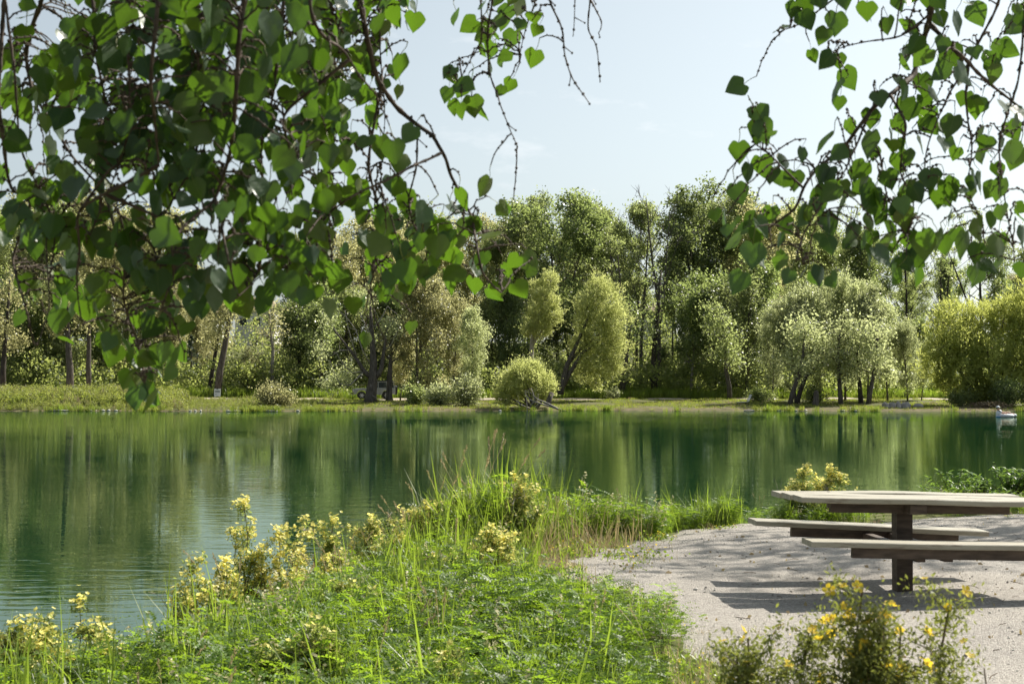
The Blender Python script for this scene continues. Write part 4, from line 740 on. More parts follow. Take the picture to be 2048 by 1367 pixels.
xr = q.uniform(-60, 60, 1400); k = np.sin(xr*0.31) + np.sin(xr*0.83 + 2) + q.normal(0, 0.5, 1400) > 0.55; xr = np.concatenate([xr[k], q.uniform(-22.8, -19.5, 90)]); yr = farshore(xr) + q.uniform(-0.25, 0.7, len(xr))
x, y, idx, sc = np.concatenate([x, xr]), np.concatenate([y, yr]), np.concatenate([idx, q.choice([2, 3, 3, 7], len(xr))]), np.concatenate([sc, q.uniform(0.35, 0.75, len(xr))])
scatter('far_grass', np.stack([x, y, height(x, y)], 1), q.uniform(0, 6.28, len(x)), 0.06, sc, idx, TF, 'grass and tall weeds covering the far bank')

# ------------------------------------------------------------------ near bank plants
def vetch(seed, h=0.42, nl=11, m='vetch', flower=False):
    q = np.random.default_rng(seed); V, F = [], []; stems = []
    for st in range(3):
        a = q.uniform(0, 6.28); dr = np.array([math.cos(a), math.sin(a), 0])*q.uniform(0.1, 0.5); L = h*q.uniform(0.7, 1.1)
        p = [dr*L*t*t + np.array([0, 0, L*t*(1 - 0.22*t)]) for t in np.linspace(0, 1, 5)]; s = np.array([-math.sin(a), math.cos(a), 0])
        for i in range(4): V.append([p[i] - s*0.0018, p[i] + s*0.0018, p[i+1] + s*0.0015, p[i+1] - s*0.0015])
        for k in range(nl):
            t = (k + 1)/nl*0.9 + 0.1; f = t*4; j = min(int(f), 3); b = p[j] + (p[j+1]-p[j])*(f-j); az = k*2.4 + q.uniform(-.4, .4); el = q.uniform(0.1, 0.7); ax = np.array([math.cos(az)*math.cos(el), math.sin(az)*math.cos(el), math.sin(el)]); ll = q.uniform(0.11, 0.19); sd = norm(np.cross(ax, [0, 0, 1])); up = np.cross(sd, ax)
            for r in range(7):
                u = (r + 1.2)/8; c = b + ax*ll*u + np.array([0, 0, -0.35*ll*u*u]); w = 0.0108*(1 - 0.35*u)*q.uniform(0.85, 1.2); le = 0.0245*(1.1 - 0.45*u)
                for sg in (-1, 1):
                    d = norm(sd*sg + ax*0.35 + up*q.normal(0.1, 0.25)); n2 = norm(np.cross(d, up)); V.append([c, c + d*le*0.5 + n2*w*0.62, c + d*le, c + d*le*0.5 - n2*w*0.62])
        if flower:
            e = p[-1]
            for k in range(14): c = e + np.array([q.normal(0, 0.011), q.normal(0, 0.011), 0.008*k - 0.02]); F.append(leafquads(c[None], 0.011, 0.007, q)[0])
    A = np.array(V + F); return quads('vetch', A, [M[m], M['cream']], [0]*len(V) + [1]*len(F))
def seedgrass(seed, h):
    q = np.random.default_rng(seed); V, mi = [], []
    for k in range(3):
        a = q.uniform(0, 6.28); dr = np.array([math.cos(a), math.sin(a), 0])*q.uniform(0.05, 0.35); L = h*q.uniform(0.75, 1.1); p = [dr*L*t**2.2 + np.array([0, 0, L*t*(1 - 0.1*t*t)]) for t in np.linspace(0, 1, 7)]; s = np.array([-math.sin(a), math.cos(a), 0])
        for i in range(6): V.append([p[i] - s*0.0016, p[i] + s*0.0016, p[i+1] + s*0.0014, p[i+1] - s*0.0014]); mi.append(0 if i < 4 else 1)
        ax = norm(p[6] - p[5])
        for j in range(26): c = p[6] + ax*(j/26*0.075 - 0.02) + q.normal(0, 0.0028, 3); V.append(leafquads(c[None], 0.008, 0.0026, q, ax, 0.7)[0]); mi.append(1)
    return quads('seed_grass', np.array(V), [M['grass'], M['straw']], mi)
def lowflower(seed):
    q = np.random.default_rng(seed); n = 60; Pt = np.stack([q.normal(0, 0.07, n), q.normal(0, 0.07, n), np.abs(q.normal(0.03, 0.02, n))], 1); V = list(leafquads(Pt, 0.012, 0.008, q)); k = 7
    V += list(leafquads(np.stack([q.normal(0, 0.07, k), q.normal(0, 0.07, k), q.uniform(0.05, 0.08, k)], 1), 0.007, 0.006, q)); return quads('low_flower', np.array(V), [M['grass'], M['petal']], [0]*n + [1]*k)
TN = [vetch(1), vetch(2, 0.36), vetch(3, 0.48, 12), vetch(4, 0.42, 10, flower=True), vetch(5, 0.34, 9, flower=True), tuft(11, 18, 0.46, 0.0048, M['grass'], 0.06, 0.4), tuft(12, 16, 0.6, 0.0055, M['grass'], 0.06, 0.35), tuft(13, 14, 0.3, 0.003, M['straw'], 0.06, 0.45), seedgrass(14, 0.6), seedgrass(15, 0.7), lowflower(16), tuft(17, 18, 0.12, 0.003, M['grass'], 0.06, 0.6), tuft(18, 16, 0.12, 0.0025, M['straw'], 0.07, 0.7)]
q = np.random.default_rng(21); n = 30000
x = q.uniform(-6, 9.5, n); y = q.uniform(5.2, 21.5, n); s = seg_sd(x, y); g = poly_sd(x, y, GP); px = CX + FPX*x/y
pp = q.uniform(size=n); patch = np.sin(x*2.1 + 1)*np.sin(y*1.6) + 0.5*np.sin(x*4.7 + y*3)
isv = (pp < 0.66 + 0.14*(y < 9.5) + 0.2*patch - 0.45*sstep(10.2, 12.2, y)*(1 - sstep(14.3, 15, y + 0.6*(x < 0.4)*-3)) )
dry = np.exp(-((x - 0.55)/0.6)**2 - ((y - 13.2)/1.5)**2) + 0.55*np.exp(-((x + 0.1)/0.7)**2 - ((y - 11.4)/0.8)**2)
idx = np.where(isv, q.choice([0, 1, 2, 3, 4], n, p=[.33, .32, .24, .06, .05]), q.choice([5, 6, 7, 8, 9], n, p=[.55, .32, .09, .025, .015]))
idx = np.where(q.uniform(size=n) < dry*0.8, q.choice([7, 7, 12, 5], n), idx)
sc = q.uniform(0.75, 1.25, n)
edge = -g                                # distance from the gravel
near_edge = (edge < 0.55) & (y < 15.8)
lowz = near_edge & (edge < 0.3) & (((y > 10.2) & (y < 15.5)) | (y < 8.9)); idx = np.where(lowz, q.choice([10, 11, 12, 7], n, p=[.2, .3, .32, .18]), idx)
sc = np.where(near_edge & ~lowz, sc*0.72, sc); back = (x > 1.4) & (y > 15.8); sc = np.where(back, sc*0.8, sc)
crest = np.exp(-((x - 0.1)/1.5)**2)*sstep(12, 13.4, y)*(1 - sstep(15.6, 16.6, y)); sc = sc*(1 + 0.45*crest)
dens = np.where(y < 9, 0.62, np.where(y < 12, 0.85, 1.0))
thin = (x > 2.6) & (y > 15.8); sc = np.where(thin, sc*0.72, sc)
keep = (s > 0.12) & (g < -0.02) & ~(thin & (np.sin(x*3.1) + np.sin(y*4 + x) + q.normal(0, .5, n) > 0.2)) & (q.uniform(size=n) < dens) & (np.abs(px - 1024) < 1250) & ~((q.uniform(size=n) < 0.45*dry))
sg = (g > 0) & (g < 1.0) & (q.uniform(size=n) < 0.3*(1 - g)**2*(0.6 + 0.6*np.sin(x*6 + y*2))); idx = np.where(sg, q.choice([11, 12, 10], n), idx); keep |= sg
x, y, idx, sc = x[keep], y[keep], idx[keep], sc[keep]; print('near plants', len(x))
scatter('bank_grass', np.stack([x, y, height(x, y) - 0.01], 1), q.uniform(0, 6.28, len(x)), 0.16, sc, idx, TN, 'dense vetch and grass on the near bank')
# loose stones on the gravel
peb = [MB().blob((0, 0, 0.2), (1, 0.8, 0.6), 0, 300 + k, 0.3, 1).mesh('pebble', M['stone_pale' if k % 2 else 'rock'], True) for k in range(4)]
n = 5200; x = q.uniform(0.3, 7.5, n); y = q.uniform(7, 18.5, n); k = poly_sd(x, y, GP) > 0.02; x, y = x[k], y[k]
scatter('loose_gravel', np.stack([x, y, height(x, y) + 0.018], 1), q.uniform(0, 6.28, len(x)), 0.3, np.clip(q.lognormal(-5.1, 0.4, len(x)), 0.003, 0.022), q.integers(0, 4, len(x)), peb, 'loose grey stones lying on the gravel')

lit = [quads('litter', leafquads(np.zeros((1, 3)) + [0, 0, 0.02], 0.9, 0.6, np.random.default_rng(k)), M['weed_dry' if k % 2 else 'straw']) for k in range(4)] + [MB().tube([(-2, 0, 0), (0, 0.3, 0.1), (2, -0.1, 0)], 0.09, 4).mesh('litter', M['twig_mid'])]
n = 620; x = q.uniform(0.3, 7.5, n); y = q.uniform(7, 18.5, n); k = poly_sd(x, y, GP) > 0; x, y = x[k], y[k]
scatter('leaf_litter', np.stack([x, y, height(x, y) + 0.026], 1), q.uniform(0, 6.28, len(x)), 0.2, q.uniform(0.012, 0.03, len(x)), q.integers(0, 5, len(x)), lit, 'dry leaves and twigs fallen on the gravel')
# ------------------------------------------------------------------ cinquefoil shrubs
def flower_mesh(r, mt):
    m = MB()
    for k in range(5):
        a = k*2*math.pi/5; e = np.array([math.cos(a), math.sin(a), 0]); t = np.array([-math.sin(a), math.cos(a), 0]); u = np.array([0, 0, 1])
        m.add([e*0.1*r, e*0.55*r + t*0.38*r + u*0.12*r, e*0.95*r + t*0.3*r + u*0.22*r, e*1.05*r + u*0.2*r, e*0.95*r - t*0.3*r + u*0.22*r, e*0.55*r - t*0.38*r + u*0.12*r], [(0, 5, 4, 3), (0, 3, 2, 1)])
    m.tube([(0, 0, 0), (0, 0, 0.16*r)], [0.22*r, 0.12*r], 6, 1); return m.mesh('flower', [M[mt], M['petal']])
FLN, FLP = flower_mesh(0.0165, 'petal'), flower_mesh(0.014, 'petal_pale')
def cinquefoil(px, d, py, wpx, seed, label, nfl=60, dead=0, leafm='potentilla', pm='petal_pale', single=False, nst=12, lean=0, drop=0.0, n=1500, ls=1.0):
    x = xat(px, d); z0 = hz(x, d); H = ztop(py, d) - z0; w = wpx/2*d/FPX; q = np.random.default_rng(seed); root = empty('cinquefoil_shrub', (x, d, z0), label, 'shrub', None); W = MB(); tips, C = [], []
    for k in range(nst):
        a = q.uniform(0, 6.28); r = math.sqrt(q.uniform())*w; e = np.array([math.cos(a)*r + lean*H, math.sin(a)*min(r, 0.3), H*(1 - 0.5*(r/w)**1.6)*q.uniform(0.8, 1.0)])
        if k == 0: e = np.array([lean*H, 0, H*0.98])
        b = np.array([e[0]*0.15, e[1]*0.15, -0.04]); p = [b + (e-b)*t + np.array([0, 0, 0.12*H*t*(1-t)]) + q.normal(0, 0.012, 3)*(t > 0) for t in np.linspace(0, 1, 6)]; W.tube(p, np.linspace(0.007, 0.002, 6)*(1 + 0.4*(H > .9)), 4, cap=False); tips.append(p[-1])
        for j in range(8):
            u = q.uniform(0.3, 1.0)*5; i = min(int(u), 4); s0 = p[i] + (p[i+1]-p[i])*(u-i); en = s0 + np.array([q.normal(0, 0.065), q.normal(0, 0.05), abs(q.normal(0.075, 0.03))]); W.tube([s0, en], [0.0022, 0.0012], 3, cap=False); tips.append(en)
            for f in (0.3, 0.65, 1.0): C.append(s0 + (en-s0)*f)
    n = int(n*(5.2 if single else 3.4)); nfl = int(nfl*(2.3 if single else 7.5)); W.build('stems', M['twig_mid'], root); C = np.array(C); k = q.integers(0, len(C), n); L = 0.0145*ls
    link('foliage', quads('foliage', leafquads(C[k] + q.normal(0, 0.025, (n, 3)), L, L*0.36, q, (0, 0, 1), 0.3), M[leafm]), root)
    tips = np.array(tips); w2 = np.exp(1.7*tips[:, 2]/H); pk = q.choice(len(tips), nfl, p=w2/w2.sum())
    if single:
        for j in pk:
            o = link('flower', FLN, root, tuple(tips[j] + q.normal(0, 0.014, 3) + [0, 0, 0.01])); o.rotation_euler = (q.normal(0, 0.6) - 0.15, q.normal(0, 0.6), q.uniform(0, 6)); sc = q.uniform(0.75, 1.25); o.scale = (sc, sc, sc)
    else:
        V = []; n5 = 5
        for j in pk:
            c = tips[j] + q.normal(0, 0.024, 3) + [0, 0, 0.008]; nn = norm(np.array([q.normal(0, 0.6), q.normal(0, 0.6) - 0.25, 1.0])); uu = norm(np.cross(nn, [0.3, 1, 0])); vv = np.cross(nn, uu); a0 = q.uniform(0, 6); r = 0.0165*q.uniform(0.8, 1.15)
            for kk in range(n5):
                a = a0 + kk*1.2566; e = uu*math.cos(a) + vv*math.sin(a); t = -uu*math.sin(a) + vv*math.cos(a); V.append([c, c + (e*0.62 + t*0.45 + nn*0.15)*r, c + (e*1.1 + nn*0.25)*r, c + (e*0.62 - t*0.45 + nn*0.15)*r])
        link('flowers', quads('flowers', np.array(V), M[pm]), root)['kind'] = 'stuff'
    if dead:
        D = MB()
        for k in range(dead):
            p = bend((q.normal(0, 0.04), q.normal(0, 0.04), 0), (q.normal(0, 0.45) + lean*2, q.normal(0, 0.3), 1), H*q.uniform(0.7, 1.1), 5, q, 0, 0.2); D.tube(p, np.linspace(0.006, 0.002, 6), 4, cap=False)
            for j in range(7): i = q.integers(2, 6); D.tube(bend(p[i], (q.normal(), q.normal(), 0.8), q.uniform(0.06, 0.16), 2, q, 0, 0.3), [0.0025, 0.0018, 0.001], 3, cap=False)
        D.build('dead_twigs', M['dead_stem'], root)
    return root
SH = [(492, 11.4, 995, 70, 'tall spire of yellow cinquefoil rising above the bank edge', 90, 0, 9), (560, 11.5, 1055, 150, 'broad yellow cinquefoil bush at the water edge next to the tall spire', 150, 3, 16), (628, 11.8, 1050, 120, 'yellow cinquefoil bush with bare grey twigs at the water edge', 110, 9, 14), (662, 12.0, 1035, 60, 'slim yellow cinquefoil at the grassy end of the water edge row', 50, 2, 7),
      (385, 10.6, 1128, 90, 'low yellow cinquefoil bush at the shore below the tall spire', 80, 0, 10), (450, 10.9, 1120, 100, 'low yellow cinquefoil between the spire and the shore', 90, 1, 10), (160, 8.6, 1206, 110, 'yellow cinquefoil arching up over the water in the near corner', 60, 0, 9), (95, 7.9, 1262, 130, 'wide yellow cinquefoil bush in the lower corner of the bank', 60, 0, 11), (20, 7.7, 1268, 110, 'dense dark cinquefoil with orange yellow flowers in the corner', 60, 0, 10), (205, 7.6, 1300, 150, 'yellow cinquefoil half sunk in vetch in the lower corner', 55, 0, 10),
      (742, 12.7, 1035, 70, 'small yellow cinquefoil leaning out over the water', 55, 0, 8), (850, 13.4, 985, 110, 'yellow cinquefoil with a dense crown on the grassy point', 100, 2, 12), (790, 13.3, 990, 80, 'half dry cinquefoil with straw coloured twigs on the grassy point', 25, 9, 8), (800, 12.2, 1055, 110, 'low pale cinquefoil in the middle of the grassy point', 60, 0, 9), (930, 13.6, 985, 90, 'grey twigged cinquefoil with few flowers on the point', 25, 8, 8),
      (1035, 13.2, 945, 62, 'tall cinquefoil with a grey dead top at the tip of the point', 55, 7, 9), (965, 11.2, 1068, 120, 'yellow cinquefoil in the grass in the middle of the bank', 70, 2, 11), (1010, 10.9, 1080, 80, 'small golden cinquefoil next to the dry grass', 45, 1, 8), (690, 9.2, 1170, 60, 'thin pale cinquefoil stem in the green vetch', 14, 2, 4), (635, 7.4, 1262, 80, 'pale greyish cinquefoil at the lower edge of the vetch', 24, 4, 7), (540, 7.3, 1330, 70, 'small cinquefoil tip at the very front of the vetch', 16, 0, 5), (900, 7.3, 1328, 110, 'greyish cinquefoil in front of the vetch', 22, 4, 7),
      (1602, 17.6, 945, 52, 'upright yellow cinquefoil behind the picnic table', 70, 4, 8), (1660, 17.7, 945, 75, 'fuller yellow cinquefoil behind the picnic table', 100, 1, 10)]
for i, (px, d, py, w, lab, nf, dead, ns) in enumerate(SH):
    cinquefoil(px, d, py + (14 if 12 < d < 15 else 0), w*1.3, 400 + i, lab, nf, dead, 'potentilla', 'petal_pale', False, ns, n=1500 if d > 9 else 2200)
cinquefoil(1715, 4.35, 1158, 330, 501, 'large dark cinquefoil with golden flowers at the edge of the gravel', 80, 0, 'potentilla_dark', single=True, nst=24, n=8600, ls=0.62)
cinquefoil(1610, 4.5, 1228, 190, 505, 'leafy middle sized cinquefoil between the narrow and the large one', 26, 0, 'potentilla_dark', single=True, nst=13, n=4600, ls=0.62)
cinquefoil(1800, 4.6, 1240, 190, 506, 'leafy low cinquefoil joining the large one and the tall sparse one', 22, 0, 'potentilla_dark', single=True, nst=13, n=4600, ls=0.62)
cinquefoil(1490, 4.3, 1262, 130, 502, 'narrow dark cinquefoil beside the large golden flowered one', 16, 0, 'potentilla_dark', single=True, nst=11, n=3600, ls=0.62)
cinquefoil(1890, 4.5, 1180, 90, 503, 'tall sparse cinquefoil with a green tuft on a bare stem', 16, 1, 'potentilla_dark', single=True, nst=8, n=2600, ls=0.62)
cinquefoil(1970, 4.4, 1312, 170, 504, 'low spreading cinquefoil next to the tall sparse one', 10, 1, 'potentilla_dark', single=True, nst=9, n=2200, ls=0.62)
# leafy shrubs behind the gravel
def leafy(px, d, py, wpx, seed, label):
    x = xat(px, d); z0 = hz(x, d); H = ztop(py, d) - z0; w = wpx/2*d/FPX; q = np.random.default_rng(seed); W = MB(); V = []
    for k in range(16):
        a = q.uniform(0, 6.28); r = math.sqrt(q.uniform())*w; e = np.array([math.cos(a)*r, math.sin(a)*r*0.6, H*(1 - 0.4*(r/w)**2)*q.uniform(0.75, 1.0)]); p = [e*[t**1.3, t**1.3, 1]*[1, 1, t*(1.15 - 0.15*t)] for t in np.linspace(0, 1, 6)]; W.tube(p, np.linspace(0.007, 0.002, 6), 4, cap=False)
        for j in range(46):
            u = q.uniform(0.2, 1)*5; i = min(int(u), 4); b = p[i] + (p[i+1]-p[i])*(u-i); az = q.uniform(0, 6.28); d1 = norm(np.array([math.cos(az), math.sin(az), q.normal(0.1, 0.35)])); s = norm(np.cross(d1, [0, 0, 1])); L = q.uniform(0.06, 0.12); V.append([b, b + d1*L*0.45 + s*L*0.17, b + d1*L + [0, 0, -0.2*L], b + d1*L*0.45 - s*L*0.17])
    put('leafy_shrub', x, d, [('stems', W.mesh('stems', M['twig_mid'])), ('foliage', quads('foliage', np.array(V), M['leafy']))], label, 'shrub')
for i, (px, d, py, w, lab) in enumerate(((1905, 19.6, 922, 130, 'leafy green shrub at the water edge behind the table end'), (1960, 19.2, 955, 130, 'low broad green shrub behind the gravel'), (2020, 19.4, 912, 150, 'tall green leafy shrub behind the gravel beside the water'), (2080, 19.3, 900, 150, 'green leafy shrub at the far end of the gravel'), (1850, 18.9, 985, 110, 'low green plants at the gravel edge under the table top'), (1990, 18.7, 975, 120, 'low leafy plants along the gravel edge behind the bench'))): leafy(px, d, py, w, 520 + i, lab)

# ------------------------------------------------------------------ picnic table
def picnic():
    root = empty('picnic_table', (3.08, 11.68, -0.02), 'tan painted pedestal picnic table with two attached benches on the gravel', 'table'); root.rotation_euler = (0, 0, math.radians(4.5)); q = np.random.default_rng(9)
    def board(nm, c, size, tilt, m='paint_tan', wob=0.004, seed=0):
        L, w, t = size; n = 15; V, F = [], []; g = np.random.default_rng(seed); ph = g.uniform(0, 6, 4)
        for i in range(n):
            u = -L/2 + L*i/(n-1); dz = wob*(math.sin(u*2.2 + ph[0]) + 0.6*math.sin(u*5.1 + ph[1])); de = 0.3*wob*math.sin(u*9 + ph[2]) + g.normal(0, wob*0.12)
            for yy, zz in ((-w/2 + de, -t/2 + 0.006), (-w/2 + de, t/2 - 0.006), (-w/2 + 0.006 + de, t/2), (w/2 - 0.006 + de, t/2), (w/2 + de, t/2 - 0.006), (w/2 + de, -t/2 + 0.006), (w/2 - 0.006 + de, -t/2), (-w/2 + 0.006 + de, -t/2)): V.append((u, yy, zz + dz))
        for i in range(n-1):
            for k in range(8): F.append((i*8+k, i*8+(k+1) % 8, (i+1)*8+(k+1) % 8, (i+1)*8+k))
        F += [tuple(range(8))[::-1], tuple((n-1)*8+k for k in range(8))]
        o = MB().add(V, F).build(nm, M[m], root, False, c); o.rotation_euler.y = math.radians(tilt); return o
    for i in range(3): board('top_plank', (0.05 + [0.015, 0, -0.01][i], (i-1)*0.277, 0.745 + [0.004, 0, 0.002][i]), (1.97, 0.25, 0.042), 1.1, wob=0.0055, seed=i)
    board('bench_plank', (0.02, -0.66, 0.455), (1.95, 0.27, 0.042), 1.5, wob=0.002, seed=5)
    board('bench_plank', (-0.06, 0.66, 0.455), (1.97, 0.27, 0.042), 3.0, wob=0.002, seed=6)
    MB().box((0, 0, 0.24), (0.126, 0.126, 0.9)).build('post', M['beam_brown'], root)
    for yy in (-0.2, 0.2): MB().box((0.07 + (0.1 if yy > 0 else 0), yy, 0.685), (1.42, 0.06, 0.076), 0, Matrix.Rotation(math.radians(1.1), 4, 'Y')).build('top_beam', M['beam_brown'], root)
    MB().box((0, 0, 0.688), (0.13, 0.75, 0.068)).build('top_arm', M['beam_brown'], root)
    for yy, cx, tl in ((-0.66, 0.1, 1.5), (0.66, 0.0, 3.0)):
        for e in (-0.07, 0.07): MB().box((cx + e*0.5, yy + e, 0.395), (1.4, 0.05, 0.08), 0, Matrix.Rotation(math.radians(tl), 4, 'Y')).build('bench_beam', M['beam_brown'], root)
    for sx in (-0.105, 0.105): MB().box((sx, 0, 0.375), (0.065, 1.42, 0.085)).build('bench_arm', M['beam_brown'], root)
    for yy in (-0.27, 0.0, 0.28):
        for xx in (-0.5, 0.55): MB().tube([(xx, yy + 0.03, 0.76), (xx, yy + 0.03, 0.7705 - xx*0.019)], 0.012, 8).build('bolt', M['beam_brown'], root)
picnic()

# ------------------------------------------------------------------ overhanging poplar branches
def leaf_mesh(seed):
    q = np.random.default_rng(seed); V, UV, F = [], [], []; nu, nt = 7, 8; fold = q.uniform(0.05, 0.4); curl = q.uniform(-0.25, 0.5); twist = q.uniform(-0.35, 0.35); tip = q.uniform(1.0, 1.2)
    for j in range(nt):
        t = j/(nt-1); w = 0.5*(0.42 + 0.58*math.sin(min(1, t*2.35 + 0.12)*math.pi/2))*max(0.0, 1 - max(0, (t-0.24)/0.76)**1.3)
        for i in range(nu):
            u = -1 + 2*i/(nu-1); au = abs(u); x = u*w*1.06; yl = t*tip - 0.16*math.sin(au*math.pi*0.62)*(1-t)**2.2 + 0.05*au*(1-t)
            jag = 0.012*math.sin(t*40 + u*3)*(au > 0.9); z = fold*au*w*0.8 + curl*0.3*t*t - 0.05*math.sin(au*3)*curl + 0.02*math.sin(t*11 + u*4 + seed)
            x += jag*np.sign(u); a = twist*t; x, z = x*math.cos(a) - z*math.sin(a), x*math.sin(a) + z*math.cos(a); V.append((x, z, -yl)); UV.append((u, t))
    for j in range(nt-1):
        for i in range(nu-1): a = j*nu+i; F.append((a, a+nu, a+nu+1, a+1))
    nl = len(F); pt = MB().tube([(0, 0, 0), (0.03, 0.1, 0.2), (0.02, 0.25, 0.4), (0, 0.3, 0.62)], [0.017, 0.015, 0.016, 0.022], 4)
    F += [tuple(i + len(V) for i in f) for f in pt.f]; V += pt.v[0].tolist(); UV += [(0.5, 0.5)]*len(pt.v[0])
    me = bpy.data.meshes.new('leaf'); me.from_pydata(V, [], F); ul = me.uv_layers.new(name='UVMap')
    for lp in me.loops: ul.data[lp.index].uv = UV[lp.vertex_index]
    me.polygons.foreach_set('use_smooth', np.ones(len(F), bool)); me.materials.append(M['leaf_poplar']); me.materials.append(M['petiole']); me.polygons.foreach_set('material_index', np.array([0]*nl + [1]*(len(F)-nl), np.int32)); me.update(); return me
LEAF = [leaf_mesh(k) for k in range(10)]
# leaves per 64-pixel cell, rows from the top of the picture
DENS = [[1,0,1,1,3,3,3,3,3,3,3,3,3,0,1,2,1,0,0,0,0,0,0,0,1,2,2,2,1,2,1,2],
        [1,1,2,2,2,3,3,3,3,3,3,3,1,0,2,2,1,0,0,0,0,0,0,0,1,1,0,0,2,1,1,2],
        [2,2,2,1,1,3,3,3,2,3,3,3,1,0,1,1,0,0,0,0,0,0,0,0,0,0,1,0,1,2,1,1],
        [2,2,1,2,3,3,3,2,1,2,3,2,0,0,3,0,0,0,0,0,0,0,0,1,0,0,1,1,2,1,1,1],
        [1,1,1,3,3,3,3,2,2,2,2,1,1,0,0,0,0,0,0,0,0,0,0,2,1,1,1,2,2,2,2,2],
        [1,1,1,3,3,3,3,1,0,3,1,1,1,0,0,0,0,0,0,0,0,0,0,1,2,1,1,2,1,1,1,1],
        [2,3,1,1,1,1,2,3,1,1,3,3,1,1,1,1,0,0,0,0,0,0,1,0,1,3,3,2,3,2,1,1],
        [1,3,3,1,2,2,1,3,3,1,1,2,3,3,3,1,0,0,0,0,0,0,1,3,1,2,1,3,3,1,1,2],
        [0,1,1,1,3,3,3,3,3,3,2,1,3,3,1,1,1,0,0,0,0,0,0,2,1,2,0,1,2,0,1,2],
        [1,2,2,1,1,3,2,3,1,3,1,2,3,0,1,3,2,0,0,0,0,0,0,0,0,0,0,0,0,0,0,0],
        [1,2,1,2,1,1,0,0,0,0,0,1,2,0,0,0,0,0,0,0,0,0,0,0,0,0,0,0,0,0,0,0],
        [0,1,0,1,3,2,0,0,0,0,0,0,1,0,0,0,0,0,0,0,0,0,0,0,0,0,0,0,0,0,0,0],
        [0,0,0,0,3,0,0,0,0,0,0,0,0,0,0,0,0,0,0,0,0,0,0,0,0,0,0,0,0,0,0,0]]
BRL = [([(90, -160), (85, 0), (62, 60), (50, 110), (62, 180), (110, 255), (142, 312), (200, 372), (242, 430)], 3.3, .007), ([(330, -180), (310, 60), (300, 160), (312, 250), (318, 330)], 2.9, .006), ([(520, -180), (480, 60), (472, 190), (462, 300), (432, 400), (380, 440), (345, 480)], 2.8, .007),
       ([(640, -170), (618, 20), (640, 70), (690, 100), (718, 152)], 3.0, .006), ([(700, -170), (730, 60), (752, 155), (790, 212), (830, 246), (866, 272), (890, 312), (902, 352), (925, 402), (945, 432), (955, 500), (962, 545), (1000, 585)], 3.4, .008),
       ([(760, -150), (760, 110), (766, 172), (770, 232), (765, 322)], 3.5, .003), ([(985, -160), (985, 0), (975, 60), (978, 150), (992, 182), (1000, 205), (1020, 262), (1036, 293)], 3.5, .0035), ([(975, -160), (962, 0), (965, 80), (935, 130), (918, 165)], 3.6, .003), ([(1085, -160), (1072, 0), (1050, 60), (1038, 112)], 3.6, .003), ([(1090, -150), (1097, 0), (1126, 60), (1128, 110), (1146, 162), (1182, 209)], 3.6, .0032), ([(1155, -150), (1150, 0), (1147, 72)], 3.6, .0026), ([(1185, -150), (1180, 0), (1175, 60), (1194, 92), (1200, 165)], 3.6, .0034), ([(1185, 5), (1205, 45), (1198, 66)], 3.6, .0025),
       ([(20, -160), (-5, 200), (20, 380), (65, 400), (22, 520), (45, 590), (60, 650), (68, 690)], 3.3, .006), ([(142, 312), (150, 420), (160, 500), (152, 560), (164, 650)], 3.2, .004), ([(242, 430), (250, 520), (246, 600), (280, 700), (288, 765)], 3.2, .004), ([(718, 152), (735, 330), (758, 420), (762, 470), (740, 560), (750, 640), (775, 690)], 3.5, .0045), ([(735, 330), (690, 400), (650, 432), (610, 500), (585, 540)], 3.4, .0035), ([(318, 330), (335, 440), (350, 540), (322, 620)], 2.9, .004), ([(432, 400), (455, 500), (470, 580)], 2.7, .004), ([(866, 272), (835, 330), (815, 400), (830, 460), (860, 500)], 3.5, .003), ([(142, 312), (230, 322), (290, 350)], 3.2, .004), ([(500, 150), (560, 230), (580, 300), (600, 350)], 3.1, .004)]
BRL += [([(-10, -160), (30, 150), (40, 300), (112, 450), (100, 560)], 3.3, .004), ([(180, -160), (190, 100), (215, 230), (195, 330), (92, 470), (100, 620), (75, 690)], 3.2, .004), ([(400, -160), (395, 100), (402, 260), (386, 330), (300, 480), (330, 560), (350, 610)], 3.1, .0045), ([(580, -160), (562, 60), (545, 200), (520, 300), (532, 420), (512, 560), (470, 600)], 3.2, .0045), ([(250, -160), (255, 100), (262, 250), (235, 340), (180, 470)], 3.0, .004), ([(680, -160), (672, 60), (668, 200), (640, 300), (630, 420)], 3.4, .0035)]
BRR = [([(1880, -150), (1866, 0), (1858, 45), (1836, 112), (1830, 150), (1790, 182), (1745, 216), (1720, 250), (1690, 292), (1640, 332), (1606, 372), (1595, 415), (1560, 440), (1530, 462)], 3.5, .0085), ([(1868, 30), (1912, 102), (1962, 152), (2002, 184), (2045, 220), (2080, 260)], 3.6, .006), ([(1860, 50), (1800, 76), (1740, 82), (1690, 92), (1650, 110)], 3.5, .003), ([(2010, -150), (2000, 0), (1976, 50), (1940, 122), (1900, 182), (1870, 250), (1852, 300), (1846, 380)], 3.6, .004), ([(2060, -100), (2040, 150), (1995, 290), (2010, 400), (2022, 470), (2030, 520)], 3.6, .0035), ([(1700, 288), (1690, 342), (1652, 390), (1640, 430)], 3.5, .003), ([(1830, 150), (1815, 250), (1798, 345), (1830, 400), (1815, 470)], 3.5, .0035), ([(1745, 216), (1760, 300), (1770, 380), (1790, 430)], 3.4, .003), ([(1700, -150), (1690, -20), (1640, 20), (1600, 50), (1570, 60)], 3.6, .004), ([(1606, 372), (1560, 330), (1530, 300), (1500, 285), (1512, 255)], 3.5, .003), ([(1912, 102), (1930, 200), (1945, 290), (1935, 380), (1960, 440)], 3.7, .003), ([(1595, 415), (1600, 480), (1605, 530)], 3.4, .003)]
